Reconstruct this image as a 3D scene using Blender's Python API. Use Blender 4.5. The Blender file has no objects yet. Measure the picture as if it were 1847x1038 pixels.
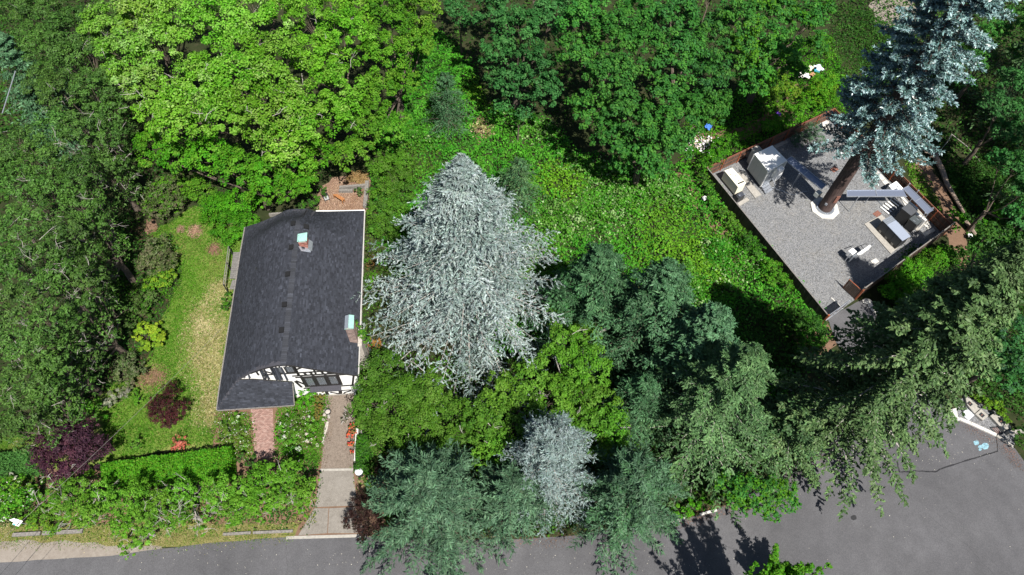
import bpy, bmesh, math, random
import numpy as np

# ------------------------------------------------------------------ camera, sky, sun, exposure
scn = bpy.context.scene
col = scn.collection
IW, IH, FPX = 1847.0, 1038.0, 1231.0           # photograph size and focal length in its pixels
CAMZ = 62.0
TH = math.radians(32.43)                        # tilt from straight down
RO = math.radians(-3.19)                        # roll
C0 = np.array([0.0, 0.0, CAMZ])
_r0 = np.array([1.0, 0, 0]); FWD = np.array([0, math.sin(TH), -math.cos(TH)]); _d0 = np.array([0, -math.cos(TH), -math.sin(TH)])
RIGHT = math.cos(RO) * _r0 + math.sin(RO) * _d0
DOWN = -math.sin(RO) * _r0 + math.cos(RO) * _d0
cam = bpy.data.cameras.new('camera'); camo = bpy.data.objects.new('camera', cam); col.objects.link(camo)
cam.sensor_width = 36.0; cam.lens = 36.0 * FPX / IW; cam.clip_start = 0.5; cam.clip_end = 3000
from mathutils import Matrix, Vector
M = Matrix(((RIGHT[0], -DOWN[0], -FWD[0], 0), (RIGHT[1], -DOWN[1], -FWD[1], 0), (RIGHT[2], -DOWN[2], -FWD[2], CAMZ), (0, 0, 0, 1)))
camo.matrix_world = M
scn.camera = camo

SUN_EL = math.radians(57.0)
SUN_AZ = (0.46, -0.89)                          # horizontal direction towards the sun (x, y)
world = bpy.data.worlds.new('World'); scn.world = world; world.use_nodes = True
wn = world.node_tree; wn.nodes.clear()
wo = wn.nodes.new('ShaderNodeOutputWorld'); bg = wn.nodes.new('ShaderNodeBackground'); sk = wn.nodes.new('ShaderNodeTexSky')
sk.sky_type = 'NISHITA'; sk.sun_disc = False; sk.sun_elevation = SUN_EL
sk.sun_rotation = math.atan2(SUN_AZ[0], SUN_AZ[1]); sk.altitude = 100
bg.inputs['Strength'].default_value = 0.05
wn.links.new(sk.outputs[0], bg.inputs[0]); wn.links.new(bg.outputs[0], wo.inputs[0])
sl = bpy.data.lights.new('sun', 'SUN'); so = bpy.data.objects.new('sun', sl); col.objects.link(so)
sl.energy = 4.8; sl.angle = math.radians(0.53); sl.color = (1.0, 0.95, 0.87)
_n = math.hypot(*SUN_AZ); _sd = Vector((SUN_AZ[0] / _n * math.cos(SUN_EL), SUN_AZ[1] / _n * math.cos(SUN_EL), math.sin(SUN_EL)))
so.rotation_euler = _sd.to_track_quat('Z', 'Y').to_euler(); so.location = (60, -60, 90)
scn.view_settings.view_transform = 'Standard'; scn.view_settings.look = 'None'
scn.view_settings.exposure = 0.98; scn.view_settings.gamma = 1.0; scn.view_settings.use_curve_mapping = False
try:
    scn.cycles.max_bounces = 5; scn.cycles.diffuse_bounces = 3; scn.cycles.glossy_bounces = 2; scn.cycles.transmission_bounces = 3
except Exception: pass

# ------------------------------------------------------------------ helpers
def at(u, v, z=0.0):
    """Where the sight line through a photograph pixel meets height z (metres)."""
    d = FWD + RIGHT * (u - IW / 2) / FPX + DOWN * (v - IH / 2) / FPX
    return C0 + d * ((z - CAMZ) / d[2])
def pxm(u, v, z=0.0):
    return FPX / float((at(u, v, z) - C0) @ FWD)
def proj(P):
    d = np.asarray(P, float) - C0; z = d @ FWD
    return IW / 2 + FPX * (d @ RIGHT) / z, IH / 2 + FPX * (d @ DOWN) / z

def tag(o, label=None, cat=None, group=None, kind=None):
    if label: o['label'] = label
    if cat: o['category'] = cat
    if group: o['group'] = group
    if kind: o['kind'] = kind
    return o
def empty(name, loc, label=None, cat=None, group=None, rz=0.0):
    o = bpy.data.objects.new(name, None); o.empty_display_size = 0.3; o.location = [float(c) for c in loc]; o.rotation_euler = (0, 0, rz)
    col.objects.link(o); return tag(o, label, cat, group)
class MB:
    def __init__(s): s.v = []; s.f = []
    def face(s, pts):
        n = len(s.v); s.v += [tuple(map(float, p)) for p in pts]; s.f.append(tuple(range(n, n + len(pts))))
    def mesh(s, pts, faces):
        n = len(s.v); s.v += [tuple(map(float, p)) for p in pts]; s.f += [tuple(i + n for i in f) for f in faces]
    def box(s, c, size, rz=0.0, ax=None):
        hx, hy, hz = size[0] / 2, size[1] / 2, size[2] / 2
        ca, sa = math.cos(rz), math.sin(rz); P = []
        for z in (-hz, hz):
            for x, y in ((-hx, -hy), (hx, -hy), (hx, hy), (-hx, hy)):
                P.append((c[0] + x * ca - y * sa, c[1] + x * sa + y * ca, c[2] + z))
        s.mesh(P, [(0, 3, 2, 1), (4, 5, 6, 7), (0, 1, 5, 4), (1, 2, 6, 5), (2, 3, 7, 6), (3, 0, 4, 7)]); return s
    def prism(s, pts, z0, z1):
        """pts: xy outline (either winding); z0/z1 numbers"""
        a = sum(pts[i][0] * pts[(i + 1) % len(pts)][1] - pts[(i + 1) % len(pts)][0] * pts[i][1] for i in range(len(pts)))
        if a < 0: pts = pts[::-1]
        n = len(pts); P = [(p[0], p[1], z0) for p in pts] + [(p[0], p[1], z1) for p in pts]
        F = [tuple(range(n - 1, -1, -1)), tuple(range(n, 2 * n))] + [(i, (i + 1) % n, (i + 1) % n + n, i + n) for i in range(n)]
        s.mesh(P, F); return s
    def bar(s, a, b, w, h=None, up=(0, 0, 1)):
        a = np.array(a, float); b = np.array(b, float); h = h or w
        d = b - a; d /= np.linalg.norm(d); up = np.array(up, float)
        if abs(d @ up) > 0.95: up = np.array([1.0, 0, 0])
        x = np.cross(d, up); x /= np.linalg.norm(x); y = np.cross(x, d)
        P = [p + x * sx * w / 2 + y * sy * h / 2 for p in (a, b) for sx, sy in ((-1, -1), (1, -1), (1, 1), (-1, 1))]
        s.mesh(P, [(3, 2, 1, 0), (4, 5, 6, 7), (0, 1, 5, 4), (1, 2, 6, 5), (2, 3, 7, 6), (3, 0, 4, 7)]); return s
    def tube(s, pts, radii, seg=6, cap=True):
        pts = [np.array(p, float) for p in pts]; n0 = len(s.v); P = []
        ref = np.array([0.3, 0.2, 1.0])
        for i, p in enumerate(pts):
            d = pts[min(i + 1, len(pts) - 1)] - pts[max(i - 1, 0)]; d /= (np.linalg.norm(d) + 1e-9)
            r = ref if abs(d @ ref) / np.linalg.norm(ref) < 0.9 else np.array([1.0, 0, 0])
            x = np.cross(d, r); x /= np.linalg.norm(x); y = np.cross(d, x)
            for k in range(seg):
                a = 2 * math.pi * k / seg; P.append(p + (x * math.cos(a) + y * math.sin(a)) * radii[i])
        F = [(i * seg + k, i * seg + (k + 1) % seg, (i + 1) * seg + (k + 1) % seg, (i + 1) * seg + k) for i in range(len(pts) - 1) for k in range(seg)]
        if cap: F += [tuple(range(seg - 1, -1, -1)), tuple((len(pts) - 1) * seg + k for k in range(seg))]
        s.mesh(P, F); return s
    def lathe(s, prof, c=(0, 0, 0), seg=16):
        P = [(c[0] + r * math.cos(2 * math.pi * k / seg), c[1] + r * math.sin(2 * math.pi * k / seg), c[2] + z) for r, z in prof for k in range(seg)]
        F = [(i * seg + k, i * seg + (k + 1) % seg, (i + 1) * seg + (k + 1) % seg, (i + 1) * seg + k) for i in range(len(prof) - 1) for k in range(seg)]
        F += [tuple(range(seg - 1, -1, -1)), tuple((len(prof) - 1) * seg + k for k in range(seg))]
        s.mesh(P, F); return s
    def build(s, name, mat, parent=None, off=None, smooth=False):
        me = bpy.data.meshes.new(name)
        v = s.v if off is None else [(p[0] - off[0], p[1] - off[1], p[2] - off[2]) for p in s.v]
        me.from_pydata(v, [], s.f); me.materials.append(mat); me.update()
        if smooth: me.polygons.foreach_set('use_smooth', [True] * len(me.polygons))
        o = bpy.data.objects.new(name, me); col.objects.link(o)
        if parent is not None: o.parent = parent
        return o

def quads_obj(name, V, colr, mat, parent=None, off=(0, 0, 0)):
    """V (n,4,3) quads, colr (n,3) one natural tint per piece"""
    n = len(V); me = bpy.data.meshes.new(name)
    vv = (V.reshape(-1, 3) - np.asarray(off, float)).astype(np.float32)
    me.vertices.add(n * 4); me.vertices.foreach_set('co', vv.ravel())
    me.loops.add(n * 4); me.loops.foreach_set('vertex_index', np.arange(n * 4, dtype=np.int32))
    me.polygons.add(n); me.polygons.foreach_set('loop_start', np.arange(0, n * 4, 4, dtype=np.int32))
    try: me.polygons.foreach_set('loop_total', np.full(n, 4, dtype=np.int32))
    except Exception: pass
    me.update(calc_edges=True)
    at_ = me.attributes.new('tint', 'FLOAT_COLOR', 'FACE')
    c4 = np.ones((n, 4), np.float32); c4[:, :3] = colr; at_.data.foreach_set('color', c4.ravel())
    me.materials.append(mat)
    o = bpy.data.objects.new(name, me); col.objects.link(o)
    if parent is not None: o.parent = parent
    STAT['quads'] += n
    return o
STAT = {'quads': 0}

# ------------------------------------------------------------------ materials
def new_mat(name):
    m = bpy.data.materials.new(name); m.use_nodes = True; nt = m.node_tree; nt.nodes.clear()
    out = nt.nodes.new('ShaderNodeOutputMaterial'); p = nt.nodes.new('ShaderNodeBsdfPrincipled')
    nt.links.new(p.outputs[0], out.inputs[0]); return m, nt, p, out
def solid(name, c, rough=0.6, metal=0.0, spec=0.4, var=0.12, scale=6.0, bump=0.0):
    m, nt, p, out = new_mat(name)
    p.inputs['Roughness'].default_value = rough; p.inputs['Metallic'].default_value = metal; p.inputs['Specular IOR Level'].default_value = spec
    tc = nt.nodes.new('ShaderNodeTexCoord'); nz = nt.nodes.new('ShaderNodeTexNoise'); nz.inputs['Scale'].default_value = scale; nz.inputs['Detail'].default_value = 6
    nt.links.new(tc.outputs['Object'], nz.inputs['Vector'])
    rp = nt.nodes.new('ShaderNodeValToRGB'); rp.color_ramp.elements[0].position = 0.3; rp.color_ramp.elements[1].position = 0.72
    rp.color_ramp.elements[0].color = (*[x * (1 - var) for x in c], 1); rp.color_ramp.elements[1].color = (*[min(1, x * (1 + var)) for x in c], 1)
    nt.links.new(nz.outputs['Fac'], rp.inputs['Fac']); nt.links.new(rp.outputs[0], p.inputs['Base Color'])
    if bump:
        b = nt.nodes.new('ShaderNodeBump'); b.inputs['Strength'].default_value = bump; b.inputs['Distance'].default_value = 0.05
        nt.links.new(nz.outputs['Fac'], b.inputs['Height']); nt.links.new(b.outputs[0], p.inputs['Normal'])
    return m
def ground_mat(name, stops, s1, s2, mixfac=0.5, rough=0.95, bump=0.4, fine=40.0, speck=None):
    """stops: list of (position, colour) of a ramp fed by a blend of a broad and a fine noise"""
    m, nt, p, out = new_mat(name); p.inputs['Roughness'].default_value = rough; p.inputs['Specular IOR Level'].default_value = 0.15
    tc = nt.nodes.new('ShaderNodeTexCoord')
    ns = []
    for s in (s1, s2, fine):
        nz = nt.nodes.new('ShaderNodeTexNoise'); nz.inputs['Scale'].default_value = s; nz.inputs['Detail'].default_value = 5; nz.inputs['Roughness'].default_value = 0.62
        nt.links.new(tc.outputs['Object'], nz.inputs['Vector']); ns.append(nz)
    mx = nt.nodes.new('ShaderNodeMix'); mx.inputs[0].default_value = mixfac
    nt.links.new(ns[0].outputs['Fac'], mx.inputs[2]); nt.links.new(ns[1].outputs['Fac'], mx.inputs[3])
    mx2 = nt.nodes.new('ShaderNodeMix'); mx2.inputs[0].default_value = 0.35
    nt.links.new(mx.outputs[0], mx2.inputs[2]); nt.links.new(ns[2].outputs['Fac'], mx2.inputs[3])
    rp = nt.nodes.new('ShaderNodeValToRGB'); e = rp.color_ramp.elements
    while len(e) < len(stops): e.new(0.5)
    for i, (pos, c) in enumerate(stops): e[i].position = pos; e[i].color = (*c, 1)
    nt.links.new(mx2.outputs[0], rp.inputs['Fac'])
    last = rp.outputs[0]
    if speck:
        vo = nt.nodes.new('ShaderNodeTexVoronoi'); vo.inputs['Scale'].default_value = speck[0]; nt.links.new(tc.outputs['Object'], vo.inputs['Vector'])
        hs = nt.nodes.new('ShaderNodeSeparateColor'); nt.links.new(vo.outputs['Color'], hs.inputs[0])
        mr = nt.nodes.new('ShaderNodeMapRange'); mr.inputs[1].default_value = 0; mr.inputs[2].default_value = 1; mr.inputs[3].default_value = 1 - speck[1]; mr.inputs[4].default_value = 1 + speck[1]
        nt.links.new(hs.outputs[0], mr.inputs[0])
        ml = nt.nodes.new('ShaderNodeMix'); ml.data_type = 'RGBA'; ml.blend_type = 'MULTIPLY'; ml.inputs[0].default_value = 1
        nt.links.new(last, ml.inputs[6]); nt.links.new(mr.outputs[0], ml.inputs[7]); last = ml.outputs[2]
    nt.links.new(last, p.inputs['Base Color'])
    b = nt.nodes.new('ShaderNodeBump'); b.inputs['Strength'].default_value = bump; b.inputs['Distance'].default_value = 0.06
    nt.links.new(ns[2].outputs['Fac'], b.inputs['Height']); nt.links.new(b.outputs[0], p.inputs['Normal'])
    return m
def leaf_mat(name, trans=0.3, rough=0.5, spec=0.25):
    m, nt, p, out = new_mat(name)
    a = nt.nodes.new('ShaderNodeAttribute'); a.attribute_name = 'tint'
    p.inputs['Roughness'].default_value = rough; p.inputs['Specular IOR Level'].default_value = spec
    nt.links.new(a.outputs['Color'], p.inputs['Base Color'])
    if trans > 0:
        t = nt.nodes.new('ShaderNodeBsdfTranslucent'); mx = nt.nodes.new('ShaderNodeMixShader'); mx.inputs[0].default_value = trans
        nt.links.new(a.outputs['Color'], t.inputs[0]); nt.links.new(p.outputs[0], mx.inputs[1]); nt.links.new(t.outputs[0], mx.inputs[2]); nt.links.new(mx.outputs[0], out.inputs[0])
    return m
def tint_mat(name, rough=0.9, spec=0.15, metal=0.0):
    m, nt, p, out = new_mat(name)
    a = nt.nodes.new('ShaderNodeAttribute'); a.attribute_name = 'tint'
    tc = nt.nodes.new('ShaderNodeTexCoord'); nz = nt.nodes.new('ShaderNodeTexNoise'); nz.inputs['Scale'].default_value = 14; nz.inputs['Detail'].default_value = 4
    nt.links.new(tc.outputs['Object'], nz.inputs['Vector'])
    mr = nt.nodes.new('ShaderNodeMapRange'); mr.inputs[3].default_value = 0.75; mr.inputs[4].default_value = 1.25; nt.links.new(nz.outputs['Fac'], mr.inputs[0])
    ml = nt.nodes.new('ShaderNodeMix'); ml.data_type = 'RGBA'; ml.blend_type = 'MULTIPLY'; ml.inputs[0].default_value = 1
    nt.links.new(a.outputs['Color'], ml.inputs[6]); nt.links.new(mr.outputs[0], ml.inputs[7])
    nt.links.new(ml.outputs[2], p.inputs['Base Color'])
    p.inputs['Roughness'].default_value = rough; p.inputs['Specular IOR Level'].default_value = spec; p.inputs['Metallic'].default_value = metal
    return m
LEAF = leaf_mat('leaf', 0.36, 0.6, 0.12)
NEEDLE = leaf_mat('needle', 0.10, 0.6, 0.2)
PLASTIC = leaf_mat('plastic_needle', 0.0, 0.35, 0.5)
SHINGLE = tint_mat('shingle', 0.9, 0.2)
PIECE = tint_mat('laid_piece', 0.9, 0.15)
BARK = solid('bark', (0.09, 0.07, 0.055), 0.95, var=0.4, scale=8, bump=0.4)
GREYBARK = solid('grey_bark', (0.30, 0.28, 0.26), 0.95, var=0.3, scale=9, bump=0.3)
FAKEBARK = solid('moulded_bark', (0.066, 0.043, 0.039), 0.75, var=0.55, scale=5, bump=0.9)
_nt = FAKEBARK.node_tree; _mp = _nt.nodes.new('ShaderNodeMapping'); _mp.inputs['Scale'].default_value = (1.6, 1.6, .22)
_nz = [n for n in _nt.nodes if n.type == 'TEX_NOISE'][0]; _tc = [n for n in _nt.nodes if n.type == 'TEX_COORD'][0]; _nt.links.new(_tc.outputs['Object'], _mp.inputs[0]); _nt.links.new(_mp.outputs[0], _nz.inputs['Vector'])
REDRAIL = solid('stained_rail', (0.15, 0.060, 0.036), 0.85, var=0.3, scale=6)
CONC = solid('concrete', (0.29, 0.275, 0.25), 0.9, var=0.16, scale=5, bump=0.1)
PALECONC = solid('pale_concrete', (0.46, 0.45, 0.425), 0.85, var=0.16, scale=4)
WHITE = solid('white_paint', (0.80, 0.80, 0.79), 0.5, var=0.05)
STUCCO = solid('stucco', (0.78, 0.78, 0.77), 0.9, var=0.05, scale=10)
BLACKT = solid('dark_timber', (0.018, 0.017, 0.018), 0.6, var=0.2)
TRIM = solid('pale_trim', (0.38, 0.37, 0.35), 0.6, var=0.1)
GLASSM, _nt, _p, _o = new_mat('window_glass'); _p.inputs['Base Color'].default_value = (0.03, 0.035, 0.04, 1); _p.inputs['Roughness'].default_value = 0.08; _p.inputs['Specular IOR Level'].default_value = 0.9
DARKMETAL = solid('dark_metal', (0.025, 0.027, 0.03), 0.5, var=0.15)
GREYMETAL = solid('grey_metal', (0.30, 0.33, 0.37), 0.4, 0.5, var=0.1)
GALV = solid('galvanised_steel', (0.40, 0.43, 0.48), 0.38, 0.6, var=0.12)
BLUEGRATE = solid('grating', (0.20, 0.23, 0.31), 0.45, 0.5, var=0.2, scale=20)
COPPER = solid('verdigris', (0.24, 0.43, 0.385), 0.6, var=0.12)
BRICK = solid('brick', (0.27, 0.13, 0.10), 0.9, var=0.3, scale=12, bump=0.2)
BEIGE = solid('beige_paint', (0.72, 0.68, 0.55), 0.5, var=0.05)
FENCEB = solid('fence_board', (0.085, 0.060, 0.047), 0.9, var=0.35, scale=5, bump=0.2)
CEDAR = solid('cedar_post', (0.30, 0.085, 0.036), 0.8, var=0.25, scale=6)
OLDWOOD = solid('weathered_wood', (0.16, 0.15, 0.14), 0.9, var=0.35, scale=7, bump=0.3)
DECKW = solid('deck_wood', (0.13, 0.125, 0.12), 0.85, var=0.3, scale=6)
TEAK = solid('orange_wood', (0.30, 0.13, 0.05), 0.6, var=0.25, scale=6)
RUST = solid('rust', (0.17, 0.075, 0.055), 0.85, var=0.3, scale=10)
STONE = solid('stone', (0.36, 0.33, 0.30), 0.95, var=0.25, scale=6, bump=0.3)

# ------------------------------------------------------------------ ground, roads and paths
def jag(px, z, step=0.8, amp=0.25, seed=1):
    """pixel outline -> world outline with an irregular edge"""
    rnd = random.Random(seed); W = [at(u, v, z) for u, v in px]; out = []
    for i, a in enumerate(W):
        b = W[(i + 1) % len(W)]; n = max(1, int(np.linalg.norm(b - a) / step))
        d = (b - a) / (np.linalg.norm(b - a) + 1e-9); nx = np.array([-d[1], d[0], 0])
        for k in range(n):
            p = a + (b - a) * k / n + (nx * rnd.uniform(-amp, amp) if k else 0); out.append((p[0], p[1]))
    return out
def sheet(name, px, z, mat, step=0.8, amp=0.25, seed=1, parent=None):
    W = jag(px, z, step, amp, seed); mb = MB()
    a = sum(W[i][0] * W[(i + 1) % len(W)][1] - W[(i + 1) % len(W)][0] * W[i][1] for i in range(len(W)))
    if a < 0: W = W[::-1]
    mb.face([(x, y, z) for x, y in W]); o = mb.build(name, mat, parent)
    if parent is None: o['kind'] = 'structure'
    return o
G_FOREST = ground_mat('forest_floor', [(0.30, (0.010, 0.014, 0.006)), (0.5, (0.022, 0.030, 0.010)), (0.62, (0.045, 0.038, 0.022)), (0.78, (0.03, 0.055, 0.012))], 0.25, 1.6, 0.5)
G_LAWN = ground_mat('lawn', [(0.30, (0.05, 0.10, 0.014)), (0.46, (0.085, 0.15, 0.022)), (0.58, (0.16, 0.17, 0.05)), (0.72, (0.26, 0.22, 0.11))], 0.22, 1.5, 0.45, bump=0.6, fine=25)
G_SOIL = ground_mat('brown_soil', [(0.3, (0.09, 0.055, 0.035)), (0.55, (0.16, 0.10, 0.068)), (0.75, (0.24, 0.17, 0.12))], 0.6, 3.0, 0.5)
G_VERGE = ground_mat('sandy_verge', [(0.3, (0.14, 0.115, 0.095)), (0.55, (0.225, 0.20, 0.175)), (0.75, (0.30, 0.275, 0.25))], 0.5, 3.0, 0.5)
G_DRYGRASS = ground_mat('dry_verge_grass', [(0.3, (0.07, 0.09, 0.02)), (0.5, (0.15, 0.14, 0.05)), (0.7, (0.24, 0.19, 0.11))], 0.6, 3.0, 0.5)
G_CHIPS = ground_mat('bark_chips', [(0.3, (0.11, 0.065, 0.045)), (0.5, (0.175, 0.11, 0.078)), (0.72, (0.26, 0.18, 0.135))], 1.5, 9.0, 0.5, speck=(14, 0.35))
G_GRAVEL = ground_mat('grey_gravel', [(0.25, (0.115, 0.118, 0.125)), (0.5, (0.158, 0.162, 0.170)), (0.64, (0.175, 0.169, 0.158)), (0.8, (0.225, 0.223, 0.222))], 0.18, 3.0, 0.4, bump=0.8, fine=16, speck=(15, 0.5))
G_ASPH = ground_mat('asphalt', [(0.28, (0.068, 0.068, 0.074)), (0.5, (0.081, 0.081, 0.087)), (0.75, (0.098, 0.098, 0.103))], 0.10, 1.2, 0.4, bump=0.25, fine=45, speck=(22, 0.18), rough=0.9)
def asphalt_marks(m):
    nt = m.node_tree; p = [n for n in nt.nodes if n.type == 'BSDF_PRINCIPLED'][0]; src = p.inputs['Base Color'].links[0].from_socket
    tc = nt.nodes.new('ShaderNodeTexCoord'); mp = nt.nodes.new('ShaderNodeMapping'); c = at(1640, 1010); mp.inputs['Location'].default_value = (-c[0], -c[1], 0); nt.links.new(tc.outputs['Object'], mp.inputs[0])
    wv = nt.nodes.new('ShaderNodeTexWave'); wv.wave_type = 'RINGS'; wv.rings_direction = 'Z'; wv.inputs['Scale'].default_value = .16; wv.inputs['Distortion'].default_value = 3.0; wv.inputs['Detail'].default_value = 3; wv.inputs['Detail Scale'].default_value = .5
    nt.links.new(mp.outputs[0], wv.inputs[0])
    nz = nt.nodes.new('ShaderNodeTexNoise'); nz.inputs['Scale'].default_value = .11; nz.inputs['Detail'].default_value = 4; nt.links.new(tc.outputs['Object'], nz.inputs[0])
    nz2 = nt.nodes.new('ShaderNodeTexNoise'); nz2.inputs['Scale'].default_value = .5; nz2.inputs['Detail'].default_value = 6; nz2.inputs['Distortion'].default_value = 1.5; nt.links.new(tc.outputs['Object'], nz2.inputs[0])
    def rng_(s_, a, b, lo=0., hi=1.):
        r = nt.nodes.new('ShaderNodeMapRange'); r.inputs[1].default_value = lo; r.inputs[2].default_value = hi; r.inputs[3].default_value = a; r.inputs[4].default_value = b; nt.links.new(s_, r.inputs[0]); return r.outputs[0]
    def mul(a, b):
        k = nt.nodes.new('ShaderNodeMix'); k.data_type = 'RGBA'; k.blend_type = 'MULTIPLY'; k.inputs[0].default_value = 1; nt.links.new(a, k.inputs[6]); nt.links.new(b, k.inputs[7]); return k.outputs[2]
    o = mul(src, rng_(wv.outputs['Fac'], .97, 1.03)); o = mul(o, rng_(nz.outputs['Fac'], .86, 1.16, .3, .7)); o = mul(o, rng_(nz2.outputs['Fac'], .94, 1.07, .3, .75)); nt.links.new(o, p.inputs['Base Color'])
asphalt_marks(G_ASPH)
G_DRIVE = ground_mat('exposed_aggregate', [(0.3, (0.105, 0.083, 0.068)), (0.5, (0.165, 0.135, 0.112)), (0.75, (0.215, 0.182, 0.155))], 0.4, 3.0, 0.5, speck=(18, 0.22))
G_SLAB = ground_mat('driveway_slab', [(0.3, (0.12, 0.108, 0.095)), (0.5, (0.185, 0.17, 0.152)), (0.75, (0.25, 0.235, 0.215))], 0.5, 3.5, 0.5, speck=(20, 0.15))

mb = MB(); mb.face([(-700, -700, 0), (700, -700, 0), (700, 900, 0), (-700, 900, 0)]); tag(mb.build('ground', G_FOREST), kind='structure')
sheet('lawn', [(268, 425), (352, 372), (400, 385), (470, 400), (470, 560), (420, 620), (412, 820), (300, 812), (190, 835), (60, 870), (-60, 870), (-60, 800), (90, 780), (190, 705), (262, 660), (300, 560), (330, 500)], 0.010, G_LAWN, seed=2)
sheet('garden_bed', [(380, 745), (640, 690), (640, 850), (700, 850), (700, 975), (520, 975), (380, 960), (60, 950), (60, 850), (380, 830)], 0.014, G_SOIL, seed=3)
sheet('grass_verge', [(-80, 940), (150, 945), (420, 945), (540, 945), (530, 972), (420, 978), (250, 992), (-80, 1000)], 0.018, G_DRYGRASS, amp=0.15, seed=4)
sheet('sandy_verge', [(-80, 988), (60, 975), (150, 980), (215, 984), (290, 985), (300, 1000), (200, 1012), (-80, 1030)], 0.022, G_VERGE, amp=0.2, seed=5)
# the road opens into a turning circle; a short drive climbs from it to the compound gate
road = sheet('road', [(-300, 1030), (0, 1015), (100, 1009), (200, 1003), (290, 990), (400, 978), (520, 969), (620, 967), (720, 972), (900, 975), (1040, 966), (1120, 955), (1215, 944), (1290, 921), (1340, 898), (1400, 862), (1450, 826), (1520, 780), (1570, 740), (1540, 660), (1508, 618), (1492, 572), (1562, 538), (1620, 620), (1690, 720), (1714, 746), (1755, 766), (1796, 786), (1830, 808), (1860, 850), (1950, 900), (2100, 960), (2250, 1150), (1900, 1300), (1700, 1180), (1560, 1085), (1480, 1056), (1300, 1050), (800, 1056), (300, 1075), (-300, 1100)], 0.026, G_ASPH, step=1.2, amp=0.06, seed=6)
sheet('grass_verge', [(-400, 1092), (300, 1071), (800, 1052), (1300, 1046), (1480, 1052), (1700, 1180), (1500, 1250), (-400, 1250)], 0.018, G_DRYGRASS, amp=0.15, seed=44)
sheet('dirt_patch', [(1425, 602), (1492, 580), (1510, 622), (1490, 645), (1450, 640)], 0.030, G_SOIL, seed=7)
sheet('dirt_path', [(1640, 300), (1668, 285), (1700, 330), (1745, 420), (1752, 470), (1735, 500), (1712, 440), (1690, 400), (1660, 352)], 0.012, G_SOIL, seed=8, amp=0.35)
sheet('dirt_path', [(1240, 262), (1256, 240), (1330, 232), (1400, 196), (1436, 150), (1460, 152), (1450, 185), (1405, 222), (1330, 255), (1280, 272)], 0.012, G_SOIL, seed=9, amp=0.3)
sheet('dirt_path', [(1570, 5), (1640, -20), (1660, 40), (1610, 60), (1575, 40)], 0.012, G_VERGE, seed=10, amp=0.4)
sheet('dirt_path', [(1215, 312), (1240, 310), (1262, 345), (1290, 395), (1320, 425), (1345, 470), (1330, 480), (1290, 420), (1245, 365)], 0.012, G_SOIL, seed=11, amp=0.3)
sheet('dirt_path', [(858, 215), (876, 200), (880, 240), (862, 265)], 0.012, G_SOIL, seed=12, amp=0.3)
for i, (u, v, a, b) in enumerate([(352, 417, 13, 15), (326, 414, 9, 8), (388, 450, 12, 13), (272, 408, 12, 16), (275, 680, 26, 14), (250, 688, 18, 10), (372, 640, 16, 34), (365, 590, 20, 18), (195, 790, 8, 14)]):
    sheet('bare_earth_patch', [(u + a * math.cos(t * .785), v + b * math.sin(t * .785)) for t in range(8)], 0.0140 + .0004 * i, G_CHIPS if i in (0, 1) else (G_SOIL if i < 6 else ground_mat('straw', [(0.3, (0.24, 0.21, 0.10)), (0.6, (0.34, 0.29, 0.17)), (0.8, (0.42, 0.37, 0.25))], 1.2, 7, 0.5) if i < 8 else G_SOIL), step=0.35, amp=0.22, seed=20 + i)
sheet('bark_chip_terrace', [(566, 392), (575, 345), (600, 320), (640, 312), (668, 320), (668, 392)], 0.016, G_CHIPS, seed=13)

# driveway: a worn upper strip and poured slabs
drive = empty('driveway', at(610, 860)); drive['kind'] = 'structure'
def slab(name, px, z0, z1, mat, parent, label=None):
    P = [at(u, v, z1) for u, v in px]; o = MB().prism([(p[0], p[1]) for p in P], z0, z1).build(name, mat, parent, off=parent.location if parent else None)
    if label: o['label'] = label
    return o
slab('strip', [(588, 712), (639, 710), (640, 760), (637, 846), (579, 847), (583, 800)], 0.0, 0.034, G_DRIVE, drive, 'long brown upper strip of the driveway')
slab('slab', [(578, 849), (637, 848), (644, 912), (568, 915)], 0.0, 0.050, G_SLAB, drive, 'middle driveway slab')
slab('slab', [(567, 917), (592.5, 917), (590, 962), (538, 966)], 0.0, 0.042, G_SLAB, drive, 'pale sloping apron slab beside the road')
slab('slab', [(593.7, 917), (640, 915), (660, 962), (591.5, 962)], 0.0, 0.044, G_SLAB, drive, 'pale apron slab under the dark red bush')
slab('gutter_strip', [(516, 968), (534, 967), (662, 963.5), (662, 969), (516, 973)], 0.0, 0.06, CONC, drive)
slab('joint_curb', [(577, 846), (637, 845), (637, 849), (577, 850)], 0.0, 0.075, CONC, drive)

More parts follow.
